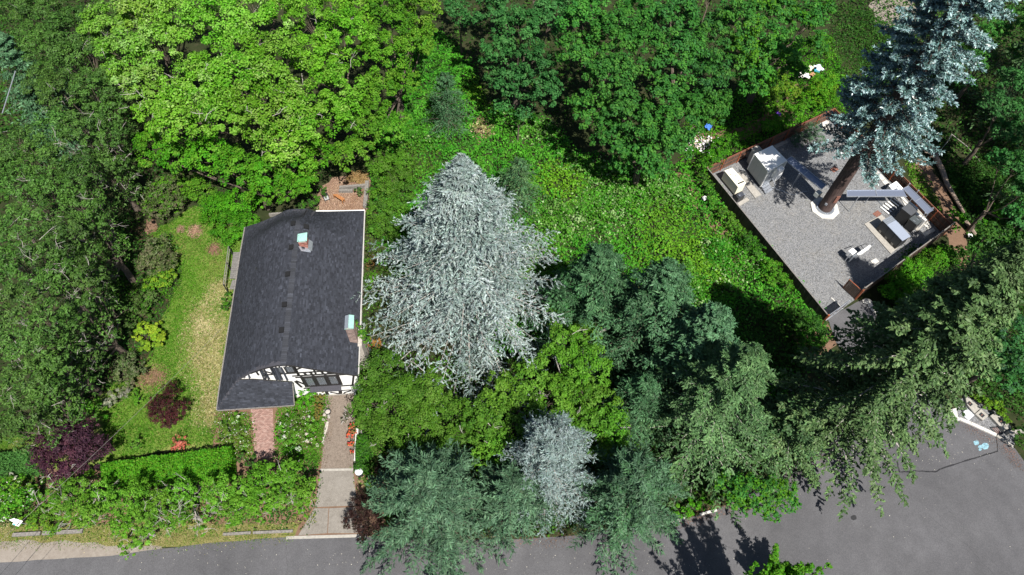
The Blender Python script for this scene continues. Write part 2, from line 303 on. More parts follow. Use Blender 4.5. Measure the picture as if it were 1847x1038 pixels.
# brick path to the porch: bricks laid one by one (too small to pick apart, joined)
def laid_rows(name, px4, bw, bl, z0, z1, cols, mat, parent, gap=0.012, seed=0, off=(0, 0, 0)):
    """running-bond pieces over a world quad given by its pixel corners a-b-c-d (a-b one end)"""
    rng = np.random.default_rng(seed); A, B, Cc, D = [at(u, v, z1)[:2] for u, v in px4]
    Lu = np.linalg.norm(B - A); Lv = np.linalg.norm(D - A); nr = max(1, int(Lv / bw)); V = []; cc = []
    for r in range(nr):
        v0, v1 = r / nr, (r + 1) / nr - gap / Lv; sft = (r % 2) * 0.5; n = max(1, int(Lu / bl))
        for k in range(-1, n + 1):
            u0, u1 = max(0, (k + sft) / n), min(1, (k + 1 + sft) / n - gap / Lu)
            if u1 - u0 < 0.15 / n: continue
            zt = z1 + rng.uniform(-.006, .006); P = []
            for (uu, vv) in ((u0, v0), (u1, v0), (u1, v1), (u0, v1)):
                p = A * (1 - uu) * (1 - vv) + B * uu * (1 - vv) + Cc * uu * vv + D * (1 - uu) * vv; P.append(p)
            top = [(p[0], p[1], zt) for p in P]; bot = [(p[0], p[1], z0) for p in P]
            a2 = sum(P[i][0] * P[(i + 1) % 4][1] - P[(i + 1) % 4][0] * P[i][1] for i in range(4))
            if a2 < 0: top = top[::-1]; bot = bot[::-1]
            V.append(top)
            for i in range(4): V.append([bot[i], bot[(i + 1) % 4], top[(i + 1) % 4], top[i]])
            c = np.array(cols[rng.integers(len(cols))]) * rng.uniform(0.88, 1.12); cc += [c] * 5
    return quads_obj(name, np.array(V), np.array(cc), mat, parent, off)
pth = empty('brick_path', at(475, 780)); pth['kind'] = 'structure'
o = laid_rows('brick', [(452, 738), (492, 738), (496, 826), (461, 826)], 0.11, 0.22, 0.0, 0.045, [(0.235, 0.145, 0.125), (0.275, 0.175, 0.15), (0.21, 0.13, 0.112), (0.28, 0.19, 0.165)], PIECE, pth, seed=3, off=pth.location); o['kind'] = 'stuff'

# road marks
def strip(name, px, w, z, mat, parent, th=0.0):
    mb = MB(); P = [at(u, v, z) for u, v in px]
    for a, b in zip(P[:-1], P[1:]):
        d = b - a; d /= np.linalg.norm(d); n = np.array([-d[1], d[0], 0]) * w / 2
        mb.face([a - n, b - n, b + n, a + n])
    o = mb.build(name, mat, parent); return o
SEAL = solid('crack_sealer', (0.018, 0.018, 0.020), 0.5, var=0.2)
rnd = random.Random(5)
mbs = MB()
def wob(px, n, amp): 
    out = []
    for (a, b) in zip(px[:-1], px[1:]):
        for k in range(n): t = k / n; out.append((a[0] + (b[0] - a[0]) * t + rnd.uniform(-amp, amp), a[1] + (b[1] - a[1]) * t + rnd.uniform(-amp, amp)))
    return out + [px[-1]]
for px, w in [([(1618, 832), (1622, 852), (1652, 850), (1688, 851), (1700, 845), (1760, 826), (1800, 814)], 0.11), ([(1800, 814), (1798, 795), (1796, 788)], 0.06)]:
    P = [at(u, v, 0.034) for u, v in wob(px, 6, 0.5)]
    for i, (a, b) in enumerate(zip(P[:-1], P[1:])):
        d = b - a; L = np.linalg.norm(d); d /= L; n = np.array([-d[1], d[0], 0]) * w * rnd.uniform(.35, .65)
        e = d * 0.02; mbs.face([a - n - e, b - n, b + n, a + n - e])
for px in ([(517, 976), (516, 1000), (518, 1020), (516, 1045)], [(1240, 952), (1300, 985), (1420, 1010), (1500, 1045)], [(1660, 920), (1740, 980), (1800, 1045)], ):
    P = [at(u, v, 0.034) for u, v in wob(px, 10, 1.0)]
    for a, b in zip(P[:-1], P[1:]):
        d = b - a; d /= np.linalg.norm(d); n = np.array([-d[1], d[0], 0]) * rnd.uniform(.004, .011); mbs.face([a - n, b - n, b + n, a + n])
mbs.build('crack_sealer', SEAL, road)
PAINTBLUE = solid('blue_spray_paint', (0.17, 0.30, 0.36), 0.9, var=0.45, scale=5)
def blob(name, parts, z, mat, parent, seed=0):
    r_ = random.Random(seed); mb = MB()
    for i, (u, v, a, b) in enumerate(parts):
        mb.face([at(u + a * math.cos(t * .35) * r_.uniform(.85, 1.1), v - b * math.sin(t * .35) * r_.uniform(.85, 1.1), z + i * .002) for t in range(18)])
    return mb.build(name, mat, parent)
blob('paint_mark', [(1761, 799, 5, 4.5), (1769, 806, 5, 3), (1777, 805, 7, 6), (1768, 811, 3, 2.5)], 0.034, PAINTBLUE, road, 2)
blob('asphalt_patch', [(1540, 934, 5.5, 5)], 0.034, SEAL, road, 4)
LEAFBIT = solid('fallen_bits', (0.42, 0.40, 0.34), 0.9, var=0.4)
mbl = MB(); rr = random.Random(8)
for k in range(420):
    u = rr.uniform(0, 1847); v = rr.uniform(860, 1036)
    if k % 3 == 0: u = rr.gauss(1700, 60); v = rr.gauss(800, 30)
    elif k % 3 == 1: v = rr.uniform(985, 1030); u = rr.uniform(300, 1250)
    p = at(u, v, 0.045); s = rr.uniform(.02, .06); a = rr.uniform(0, 6)
    mbl.box(p, (s, s * rr.uniform(.4, 1), .02), a)
tag(mbl.build('fallen_leaf_litter', LEAFBIT), kind='stuff')

# ------------------------------------------------------------------ the house
PHI = math.radians(7.6)
HE = np.array([math.cos(PHI), math.sin(PHI)]); HS = np.array([math.sin(PHI), -math.cos(PHI)])
HO = np.array([-17.33, 25.87])
house = empty('house', (HO[0], HO[1], 0), 'half timbered white house with dark grey shingle roof and two chimneys', 'house')
def hw(e, s, z):                                 # house frame: e east, s south of the front wall, z up  -> local to the house Empty
    p = HE * e + HS * s; return np.array([p[0], p[1], z])
FRONT = [(-9.2, 3.05), (-8.2, 4.1), (-7.0, 5.25), (-5.3, 6.72), (-4.3, 7.3), (-3.4, 7.7), (-2.7, 7.86), (-2.2, 7.90), (-1.5, 7.72), (-0.1, 6.86), (1.66, 5.86), (2.87, 5.25), (3.9, 4.75)]
BACK = [(-9.2, 2.95), (-8.2, 3.35), (-7.0, 3.85), (-5.6, 4.6), (-4.3, 5.45), (-3.6, 5.62), (-1.9, 5.58), (-1.3, 5.05), (-0.1, 4.95), (3.9, 4.80)]
def lerp(tab, x): return float(np.interp(x, [t[0] for t in tab], [t[1] for t in tab]))
SB = -18.75
def roofz(e, s):
    f = lerp(FRONT, e); b = lerp(BACK, e)
    t = min(1, max(0, (-14.9 - s) / 3.85)); t = t * t * (3 - 2 * t) if e < -2 else t ** 1.2
    z = f + (b - f) * t
    return z
def porchz(e, s):
    k = float(np.interp(e, [-9, -5.6, -2.2], [1.55, 1.42, 0.75])); return 2.98 + k * (2.1 - s)
def topz(e, s):
    z = roofz(e, s)
    if s > 0.35 and e < -2.25: z = min(z, porchz(e, s))
    return z
# roof deck (solid), then shingles one by one on it
def roof_grid(e0, e1, s0, s1, ne, ns, fn, th=0.16):
    mb = MB(); es = np.linspace(e0, e1, ne); ss = np.linspace(s0, s1, ns); P = []
    for dz in (0, -th):
        for e in es:
            for s in ss: P.append(hw(e, s, fn(e, s) + dz))
    n = ne * ns; F = []
    for i in range(ne - 1):
        for j in range(ns - 1):
            a = i * ns + j; F.append((a, a + 1, a + ns + 1, a + ns)); F.append((n + a, n + a + ns, n + a + ns + 1, n + a + 1))
    for i in range(ne - 1):
        for j in (0, ns - 1):
            a = i * ns + j; q = (a, a + ns, n + a + ns, n + a); F.append(q if j else q[::-1])
    for j in range(ns - 1):
        for i in (0, ne - 1):
            a = i * ns + j; q = (a, a + 1, n + a + 1, n + a); F.append(q[::-1] if i else q)
    mb.mesh(P, F); return mb
ROOFD = solid('roof_deck', (0.045, 0.045, 0.055), 0.95, var=0.15)
roof = roof_grid(-9.1, 3.72, SB, 0.42, 40, 40, roofz).build('roof', ROOFD, house)
roof_grid(-9.02, -2.3, 0.424, 2.1, 24, 12, topz).build('porch_roof', ROOFD, house)
rng = np.random.default_rng(11)
V = []; cc = []
def shingle(pts, c):
    V.append(pts); cc.append(c)
def tone():
    r = rng.random(); b = 0.031 + 0.006 * rng.standard_normal()
    if r < .12: b += 0.014
    b = min(.12, max(.022, b)); return np.array([b * .80, b * .89, b * 1.16])
def lay(e_top, e_bot, s0, s1, fn, expo=0.145):
    """courses from the ridge down to the eave; butts sit proud of the course below"""
    sg = 1 if e_bot > e_top else -1; e = e_top; row = 0
    while (e_bot - e) * sg > 0.02:
        sm = (s0 + s1) / 2; dz = (fn(e + sg * .1, -8) - fn(e, -8)) / .1
        de = max(0.05, expo / math.sqrt(1 + dz * dz)); e2 = e + sg * min(de, abs(e_bot - e))
        s = s0 - rng.uniform(0, .3)
        while s < s1:
            w = rng.choice([.19, .26, .33, .40]); a, b = max(s, s0), min(s + w - .006, s1); s += w
            if b - a < .04: continue
            m = (a + b) / 2
            if fn is topz and b > 0.42 and (max(e, e2) > -2.3 or porchz(e, m) < roofz(e, m)): continue
            h = rng.uniform(.020, .036)
            p = [hw(e, a, fn(e, a) + .008), hw(e, b, fn(e, b) + .008), hw(e2, b, fn(e2, b) + h), hw(e2, a, fn(e2, a) + h)]
            if sg > 0: p = p[::-1]
            c = tone(); shingle(p, c)
            q = [p[3], p[2], hw(e2, b, fn(e2, b) + .002), hw(e2, a, fn(e2, a) + .002)] if sg < 0 else [hw(e2, a, fn(e2, a) + .002), hw(e2, b, fn(e2, b) + .002), p[1], p[0]]
            if sg > 0: q = [hw(e2, b, fn(e2, b) + .002), hw(e2, a, fn(e2, a) + .002), p[0], p[1]]
            shingle(q[::-1], c)
        e = e2; row += 1
lay(-2.15, -9.1, SB, 2.1, topz); lay(-2.15, 3.74, SB, 0.44, roofz)
# porch: courses run along the front
s = 0.44
while s < 2.1:
    s2 = min(s + .10, 2.12); e = -9.1
    while e < -2.28:
        w = rng.choice([.19, .26, .33]); b = min(e + w - .006, -2.28); m = (e + b) / 2
        if porchz(m, s) <= roofz(m, s) + .01 and b - e > .05:
            h = .03; p = [hw(e, s, topz(e, s) + .008), hw(e, s2, topz(e, s2) + h), hw(b, s2, topz(b, s2) + h), hw(b, s, topz(b, s) + .008)]
            c = tone(); shingle(p, c); shingle([hw(e, s2, topz(e, s2)), hw(b, s2, topz(b, s2)), p[2], p[1]], c)
        e += w
    s = s2
# ridge caps
s = SB + .1
while s < .4:
    c = tone() + .012
    for (ea, eb) in ((-2.42, -2.18), (-2.18, -1.94)):
        shingle([hw(ea, s, roofz(ea, s) + .045), hw(ea, s + .19, roofz(ea, s + .19) + .058), hw(eb, s + .19, roofz(eb, s + .19) + .058), hw(eb, s, roofz(eb, s) + .045)], c)
    s += .2
shob = quads_obj('shingle', np.array(V), np.array(cc), SHINGLE, roof); shob['kind'] = 'stuff'
def hbar(mb, a, b, w, h): mb.bar(hw(*a), hw(*b), w, h)
# fascia and gutters
for nm, pts, m in [('gutter', [(3.80, SB), (3.80, .42)], TRIM), ('gutter', [(-9.17, SB), (-9.17, 2.1)], OLDWOOD)]:
    mb = MB(); e = pts[0][0]; ee = 3.72 if e > 0 else -9.1
    for k in range(12):
        s0_, s1_ = [pts[0][1] + (pts[1][1] - pts[0][1]) * q / 12 for q in (k, k + 1)]
        f_ = roofz if e > 0 else topz
        mb.bar(hw(e, s0_, f_(ee, s0_) - .03), hw(e, s1_, f_(ee, s1_) - .03), .11, .11)
    mb.build(nm, m, house)
mb = MB()
for a, b in ((-1.25, 1.2), (1.2, 3.8)): mb.bar(hw(a, SB - .05, roofz(a, SB) - .03), hw(b, SB - .05, roofz(b, SB) - .03), .09, .13)
mb.build('fascia', WHITE, house)
mb = MB(); mb.bar(hw(-9.1, 2.14, 2.93), hw(-2.25, 2.14, 2.93), .08, .12); mb.bar(hw(-2.24, .5, topz(-2.3, .5) - .05), hw(-2.24, 2.12, 2.95), .06, .12); mb.build('fascia', OLDWOOD, house)
mb = MB(); E_ = np.linspace(-5.3, 3.72, 18)
for a, b in zip(E_[:-1], E_[1:]): mb.bar(hw(a, .46, roofz(a, .4) - .09), hw(b, .46, roofz(b, .4) - .09), .06, .12)
mb.build('barge_board', BLACKT, house)
# walls
mb = MB()
outl = [(-8.75, 0.0)] + [(e, roofz(e, 0) - .18) for e in np.linspace(-8.75, 3.45, 30)] + [(3.45, 0.0)]
P0 = [hw(e, 0.0, z) for e, z in outl]; P1 = [hw(e, -.2, z) for e, z in outl]; n = len(outl)
mb.mesh(P0 + P1, [tuple(range(n))[::-1], tuple(range(n, 2 * n))] + [(i, (i + 1) % n, n + (i + 1) % n, n + i) for i in range(n)])
tag(mb.build('wall', STUCCO, house), 'white rendered front gable wall')
def wallbox(e0, e1, s0, s1, z1):
    P = [hw(e0, s0, 0), hw(e1, s0, 0), hw(e1, s1, 0), hw(e0, s1, 0), hw(e0, s0, z1), hw(e1, s0, z1), hw(e1, s1, z1), hw(e0, s1, z1)]
    m = MB(); m.mesh(P, [(0, 1, 2, 3), (7, 6, 5, 4), (0, 4, 5, 1), (1, 5, 6, 2), (2, 6, 7, 3), (3, 7, 4, 0)]); return m
for a in ((-8.75, -8.55, -18.3, -.21, 3.1), (2.85, 3.05, -18.3, -.21, 4.7), (-8.54, 2.84, -18.3, -18.1, 2.9)): wallbox(*a).build('wall', STUCCO, house)
wallbox(-8.9, 3.1, -18.4, .12, .25).build('plinth', CONC, house)
# timbers on the front wall
def timber(a, b, w=.17, s=.03, d=.07):
    A = hw(a[0], s, a[1]); B = hw(b[0], s, b[1]); m = MB(); m.bar(A, B, d, w, up=np.cross((B - A) / np.linalg.norm(B - A), [HS[0], HS[1], 0])); return m.build('timber', BLACKT, house)
def under(e): return roofz(e, 0) - .3
for e in (-5.0, -3.62, -1.62, -1.55, -.05, 1.3, 2.45): timber((e, 4.72 if e > -3 else 5.35), (e, under(e) + .1))
for z, a, b in ((5.32, -4.6, 2.55), (4.72, -2.2, 3.0), (4.36, -2.0, 2.9), (2.30, -1.6, 1.9), (1.95, -1.8, 3.3)): timber((a, z), (b, z), .16, .036)
for e in (-1.45, -.38, .72, 1.78): timber((e, 2.3), (e, 4.5), .26, .033)
timber((2.75, 1.9), (3.2, 4.0), .2); timber((-1.9, 2.2), (-2.2, 3.6), .2); timber((-4.9, 6.6), (-3.7, 5.5), .15); timber((-1.5, 6.0), (-.5, 6.7), .2)
timber((2.0, 4.75), (2.9, 5.1), .16); timber((-2.1, 3.7), (-1.3, 2.5), .18)
for k, e in enumerate((-1.1, -.55, .45, .95, 1.75, 2.15)):      # cusped braces of the band
    timber((e, 4.76), (e + .25, 5.28), .11, .031); timber((e + .25, 4.76), (e, 5.28), .11, .040)
for e in np.arange(-3.3, -1.8, .3): MB().bar(hw(e, .09, 6.93), hw(e + .14, .09, 6.93), .1, .1).build('dentil', WHITE, house)
def window(e0, e1, z0, z1, nx, nz):
    f = MB(); s = .05
    for a, b in (((e0, z0), (e1, z0)), ((e0, z1), (e1, z1)), ((e0, z0), (e0, z1)), ((e1, z0), (e1, z1))):
        f.bar(hw(a[0], s, a[1]), hw(b[0], s, b[1]), .10, .10)
    fo = f.build('window', BLACKT, house)
    p = MB(); p.mesh([hw(e0, .02, z0), hw(e1, .02, z0), hw(e1, .02, z1), hw(e0, .02, z1)], [(0, 1, 2, 3)]); p.build('pane', GLASSM, fo)
    m = MB()
    for k in range(1, nx): x = e0 + (e1 - e0) * k / nx; m.bar(hw(x, .035, z0 + .05), hw(x, .035, z1 - .05), .018, .018)
    for k in range(1, nz): z = z0 + (z1 - z0) * k / nz; m.bar(hw(e0 + .05, .037, z), hw(e1 - .05, .037, z), .018, .018)
    m.build('glazing_bar', GREYMETAL, fo)
for a in ((-3.45, -2.7, 5.5, 6.75, 4, 6), (-2.45, -1.7, 5.5, 6.75, 4, 6), (-1.28, -.5, 2.42, 4.22, 4, 8), (-.24, .58, 2.42, 4.22, 5, 8), (.86, 1.64, 2.42, 4.22, 4, 8)): window(*a)
# ledge roof over the garage door, the door itself
mb = MB(); P = [hw(-1.15, .03, 2.26), hw(1.75, .03, 2.26), hw(1.75, .52, 2.02), hw(-1.15, .52, 2.02)]
mb.mesh(P + [p - np.array([0, 0, .09]) for p in P], [(3, 2, 1, 0), (4, 5, 6, 7), (0, 1, 5, 4), (1, 2, 6, 5), (2, 3, 7, 6), (3, 0, 4, 7)]); mb.build('ledge_roof', ROOFD, house)
gd = MB(); gd.mesh([hw(.2, .05, .02), hw(2.55, .05, .02), hw(2.55, .05, 2.0), hw(.2, .05, 2.0)], [(0, 1, 2, 3)]); gdo = gd.build('garage_door', WHITE, house)
for a, b, w in (((.2, .06), (2.55, .06), .12), ((.2, 1.0), (2.55, 1.0), .12), ((.12, 0), (.12, 2.0), .3), ((1.3, .06), (1.45, 1.0), .34), ((.45, .75), (1.2, .3), .16), ((1.2, .3), (1.3, .12), .16), ((2.45, .8), (1.8, .5), .16), ((1.8, .5), (1.6, .12), .16)):
    A = hw(a[0], .075, a[1]); B = hw(b[0], .075, b[1]); m = MB(); m.bar(A, B, .05, w, up=np.cross((B - A) / np.linalg.norm(B - A), [HS[0], HS[1], 0])); m.build('door_timber', BLACKT, gdo)
# lantern on the gable
mb = MB(); mb.bar(hw(-4.3, .03, 6.0), hw(-4.3, .5, 6.0), .05); mb.lathe([(.02, .32), (.16, .2), (.13, -.1), (.05, -.16)], hw(-4.3, .5, 5.75), 8); mb.build('lantern', DARKMETAL, house)
# roof vents
VENTB = solid('vent_black', (.006, .006, .007), .7, var=.1)
for e, s_ in ((-2.3 - .3, -15.0), (-1.35, -14.7), (-2.55, -12.1), (-2.6, -9.0), (-2.6, -5.65), (-2.62, -3.0)):
    z = roofz(e, s_); m = MB()
    m.mesh([hw(e - .22, s_ - .25, roofz(e - .22, s_) + .2), hw(e + .22, s_ - .25, roofz(e + .22, s_) + .2), hw(e + .22, s_ + .25, roofz(e + .22, s_) + .2), hw(e - .22, s_ + .25, roofz(e - .22, s_) + .2)] +
           [hw(e - .22, s_ - .25, z - .15), hw(e + .22, s_ - .25, z - .15), hw(e + .22, s_ + .25, z - .15), hw(e - .22, s_ + .25, z - .15)], [(3, 2, 1, 0), (0, 1, 5, 4), (1, 2, 6, 5), (2, 3, 7, 6), (3, 0, 4, 7)])
    m.build('roof_vent', VENTB, roof)
for e, s_ in ((-6.3, -11.2), (-7.85, -8.3), (3.2, -15.9)):
    z = roofz(e, s_); m = MB(); m.lathe([(.13, -.1), (.09, .05), (.06, .3), (.05, .32)], hw(e, s_, z), 8); m.build('vent_pipe', DARKMETAL, roof)
# chimneys
def bricks(e0, e1, s0, s1, z0, z1, cols, par, seed):
    r_ = np.random.default_rng(seed); V = []; cc = []; bl, bh = .22, .075
    for k in range(int((z1 - z0) / bh)):
        za, zb = z0 + k * bh, z0 + (k + 1) * bh - .012
        for (A, B) in (((e0, s1), (e1, s1)), ((e1, s1), (e1, s0)), ((e1, s0), (e0, s0)), ((e0, s0), (e0, s1))):
            L = math.hypot(B[0] - A[0], B[1] - A[1]); n = max(1, int(L / bl)); sh = .5 * (k % 2)
            nx_, ny_ = (B[1] - A[1]) / L, -(B[0] - A[0]) / L
            for j in range(-1, n + 1):
                t0, t1 = max(0, (j + sh) / n), min(1, (j + 1 + sh) / n - .012 / L)
                if t1 - t0 < .1 / n: continue
                o_ = .012 + r_.uniform(-.004, .006)
                # outward is to the right of A->B seen from above in (e, s-down) order
                p = [(A[0] + (B[0] - A[0]) * t, A[1] + (B[1] - A[1]) * t) for t in (t0, t1)]
                cx_, cy_ = (e0 + e1) / 2, (s0 + s1) / 2; mx, my = (p[0][0] + p[1][0]) / 2 - cx_, (p[0][1] + p[1][1]) / 2 - cy_
                sg = 1 if nx_ * mx + ny_ * my > 0 else -1
                q = [(x + nx_ * sg * o_, y + ny_ * sg * o_) for x, y in p]
                V.append([hw(q[0][0], q[0][1], za), hw(q[1][0], q[1][1], za), hw(q[1][0], q[1][1], zb), hw(q[0][0], q[0][1], zb)])
                V.append([hw(q[0][0], q[0][1], zb), hw(q[1][0], q[1][1], zb), hw(p[1][0], p[1][1], zb), hw(p[0][0], p[0][1], zb)])
                c = np.array(cols[r_.integers(len(cols))]) * r_.uniform(.7, 1.25); cc += [c, c]
    o = quads_obj('brick', np.array(V), np.array(cc), PIECE, par); o['kind'] = 'stuff'; return o
ch = wallbox(-1.78, -1.02, -13.0, -12.25, 8.45).build('chimney', CONC, house); ch['label'] = 'brick ridge chimney with a green copper cap'
bricks(-1.78, -1.02, -13.0, -12.25, 6.7, 8.45, [(.26, .10, .08), (.32, .14, .11), (.20, .09, .07)], ch, 1)
m = MB(); P = [hw(-1.86, -13.15, 8.62), hw(-.92, -13.15, 8.80), hw(-.92, -12.25, 8.66), hw(-1.86, -12.25, 8.58)]
m.mesh(P + [p - np.array([0, 0, .05]) for p in P], [(3, 2, 1, 0), (4, 5, 6, 7), (0, 1, 5, 4), (1, 2, 6, 5), (2, 3, 7, 6), (3, 0, 4, 7)]); m.build('chimney_cap', COPPER, ch)
for e in (-1.74, -1.06):
    for s_ in (-12.95, -12.3): MB().bar(hw(e, s_, 8.44), hw(e, s_, 8.66), .05).build('cap_leg', DARKMETAL, ch)
m = MB(); P = [hw(-1.9, -12.24, roofz(-1.9, -12.2) + .07), hw(-.85, -12.24, roofz(-.85, -12.2) + .07), hw(-.8, -11.8, roofz(-.8, -11.8) + .06), hw(-1.6, -11.7, roofz(-1.6, -11.7) + .06)]
m.mesh(P, [(3, 2, 1, 0)]); m.mesh([hw(-.99, -13.1, roofz(-1, -13) + .35), hw(-.99, -12.0, roofz(-1, -12) + .35), hw(-.7, -12.0, roofz(-.7, -12) + .06), hw(-.7, -13.1, roofz(-.7, -13) + .06)], [(0, 1, 2, 3)]); m.build('flashing', GALV, ch)
ch2 = wallbox(2.97, 3.62, -4.05, -2.85, 7.75).build('chimney', CONC, house); ch2['label'] = 'tall brown brick chimney on the east wall under a pale green cap'
bricks(2.97, 3.62, -4.05, -2.85, 4.4, 7.75, [(.20, .145, .13), (.25, .185, .165), (.16, .12, .11)], ch2, 2)
wallbox(2.9, 4.0, -4.4, -2.5, 4.9).build('chimney_shoulder', STONE, ch2)
m = MB()
for e0_, e1_, z_ in ((2.90, 3.28, 8.02), (3.28, 3.72, 8.02)):
    if e0_ > 3: m.build('cap_flap', GREYMETAL, ch2); m = MB()
    m.mesh([hw(e0_, -4.15, 7.86 if e0_ < 3 else z_), hw(e0_, -2.78, 7.86 if e0_ < 3 else z_), hw(e1_, -2.78, z_ if e0_ < 3 else 7.86), hw(e1_, -4.15, z_ if e0_ < 3 else 7.86)], [(0, 1, 2, 3)])
m.mesh([hw(2.9, -4.15, 7.75), hw(3.72, -4.15, 7.75), hw(3.72, -2.78, 7.75), hw(2.9, -2.78, 7.75), hw(2.9, -4.15, 7.856), hw(3.72, -4.15, 7.856), hw(3.72, -2.78, 7.856), hw(2.9, -2.78, 7.856)], [(0, 4, 5, 1), (1, 5, 6, 2), (2, 6, 7, 3), (3, 7, 4, 0)])
m.build('chimney_cap', COPPER, ch2)

# west side steps and landing
deck = empty('wooden_landing', at(430, 480), 'grey wooden landing with a handrail beside the west eave', 'deck')
D0, D1, D2, D3 = [at(u, v, .9) for u, v in ((421, 455), (446, 455), (440, 503), (414, 503))]
for k in range(14):
    a = D0 + (D3 - D0) * k / 14; b = D1 + (D2 - D1) * k / 14; a2 = D0 + (D3 - D0) * (k + .9) / 14; b2 = D1 + (D2 - D1) * (k + .9) / 14
    MB().prism([tuple(p[:2]) for p in (a, b, b2, a2)], .85, .90 + (k % 3) * .004).build('plank', DECKW, deck, off=deck.location)
for (u, v) in ((416, 452), (412, 480), (407, 520)):
    p = at(u, v, 1.0); MB().bar((p[0], p[1], 0), (p[0], p[1], 1.75), .09).build('post', DARKMETAL, deck, off=deck.location)
for z in (1.75, 1.3):
    a = at(416, 452, 1.0); b = at(407, 520, 1.0); MB().bar((a[0], a[1], z), (b[0], b[1], z), .07).build('rail', OLDWOOD, deck, off=deck.location)
a, b, c_, d_ = [at(u, v, .4) for u, v in ((419, 505), (439, 505), (436, 522), (414, 522))]
MB().prism([tuple(p[:2]) for p in (a, b, c_, d_)], .35, .42).build('step', DECKW, deck, off=deck.location)

# ------------------------------------------------------------------ the fenced compound of the tower
KS, KE = np.array([32.83, 36.93]), np.array([49.57, 49.88]); KW, KN = np.array([22.36, 56.6]), np.array([39.9, 68.0])
def kp(a, b):                                     # compound plane: a along S->E, b along S->W (both 0..1)
    return KS * (1 - a) * (1 - b) + KE * a * (1 - b) + KN * a * b + KW * (1 - a) * b
m = MB(); m.face([(*p, .03) for p in (KS, KE, KN, KW)]); comp = tag(m.build('gravel_yard', G_GRAVEL), kind='structure')
KU = (KE - KS) / np.linalg.norm(KE - KS); KANG = math.atan2(KU[1], KU[0])
# loose stones lying on the yard
r_ = np.random.default_rng(4); n = 9000; aa = r_.random(n); bb = r_.random(n)
P = KS * ((1 - aa) * (1 - bb))[:, None] + KE * (aa * (1 - bb))[:, None] + KN * (aa * bb)[:, None] + KW * ((1 - aa) * bb)[:, None]
sz = r_.uniform(.02, .05, n); ang = r_.uniform(0, 6.28, n); zz = .03 + sz * r_.uniform(.3, .7, n)
V = np.zeros((n, 4, 3))
for k in range(4):
    a_ = ang + k * 1.571; V[:, k, 0] = P[:, 0] + np.cos(a_) * sz; V[:, k, 1] = P[:, 1] + np.sin(a_) * sz; V[:, k, 2] = zz + r_.uniform(-.02, .02, n)
g_ = r_.uniform(.09, .30, n); quads_obj('loose_gravel', V, np.stack([g_, g_ * .985, g_ * .96], 1), PIECE)['kind'] = 'stuff'

def fence(name, A, B, label, npan, inner, posts_mat, rail_mat, h=1.83, skip=None):
    """A->B run; inner = unit vector to the side that shows posts and rails"""
    A = np.array(A); B = np.array(B); L = np.linalg.norm(B - A); d = (B - A) / L; nin = np.array(inner)
    root = empty(name, (A[0], A[1], 0), label, 'fence', 'board fences round the gravel compound'); off = root.location
    r_ = np.random.default_rng(int(abs(A[0] * 100)) % 9999); V = []; cc = []; nb = int(L / .15)
    for k in range(nb):
        a = A + d * (k * L / nb); b = A + d * ((k + .94) * L / nb); t = .022; jog = r_.uniform(0, .012); hh = h + r_.uniform(-.015, .015)
        q = [a + nin * jog, b + nin * jog, b + nin * (jog - t), a + nin * (jog - t)]
        P8 = [(p[0], p[1], .04) for p in q] + [(p[0], p[1], hh) for p in q]
        c = np.array((.095, .066, .052)) * r_.uniform(.6, 1.35)
        for f in ((0, 1, 5, 4), (1, 2, 6, 5), (2, 3, 7, 6), (3, 0, 4, 7), (4, 5, 6, 7)): V.append([P8[i] for i in f]); cc.append(c)
    o = quads_obj('board', np.array(V), np.array(cc), PIECE, root, off); o['kind'] = 'stuff'
    for k in range(npan + 1):
        p = A + d * (L * k / npan) + nin * .075
        MB().box((p[0], p[1], h / 2 + .03), (.10, .10, h + .06), math.atan2(d[1], d[0])).build('post', posts_mat, root, off)
    for k in range(npan):
        for z in (.3, 1.0, h - .12):
            a = A + d * (L * k / npan + .05) + nin * .045; b = A + d * (L * (k + 1) / npan - .05) + nin * .045
            MB().bar((a[0], a[1], z), (b[0], b[1], z), .04, .09).build('rail', rail_mat, root, off)
    cap = MB(); a = A + nin * .0; b = B; cap.bar((a[0], a[1], h + .035), (b[0], b[1], h + .035), .11, .035); cap.build('cap_board', REDRAIL if posts_mat is CEDAR else OLDWOOD, root, off)
    return root
def perp(a, b): d = (b - a) / np.linalg.norm(b - a); return np.array([d[1], -d[0]])
fence('board_fence', KW, KN, 'brown board fence with orange posts behind the white equipment hut', 8, perp(KW, KN), CEDAR, REDRAIL)
fence('board_fence', KN, KE, 'brown board fence with red rails beside the fallen log', 9, perp(KN, KE), CEDAR, REDRAIL)
fence('board_fence', KS + (KE - KS) * .26, KE, 'weathered board fence shading the gravel behind the gate end shrubs', 7, -perp(KS, KE), OLDWOOD, OLDWOOD, h=2.35)
fence('board_fence', KS, KW, 'long dark board fence along the ivy meadow', 9, perp(KW, KS) * -1 if False else perp(KS, KW), OLDWOOD, OLDWOOD)
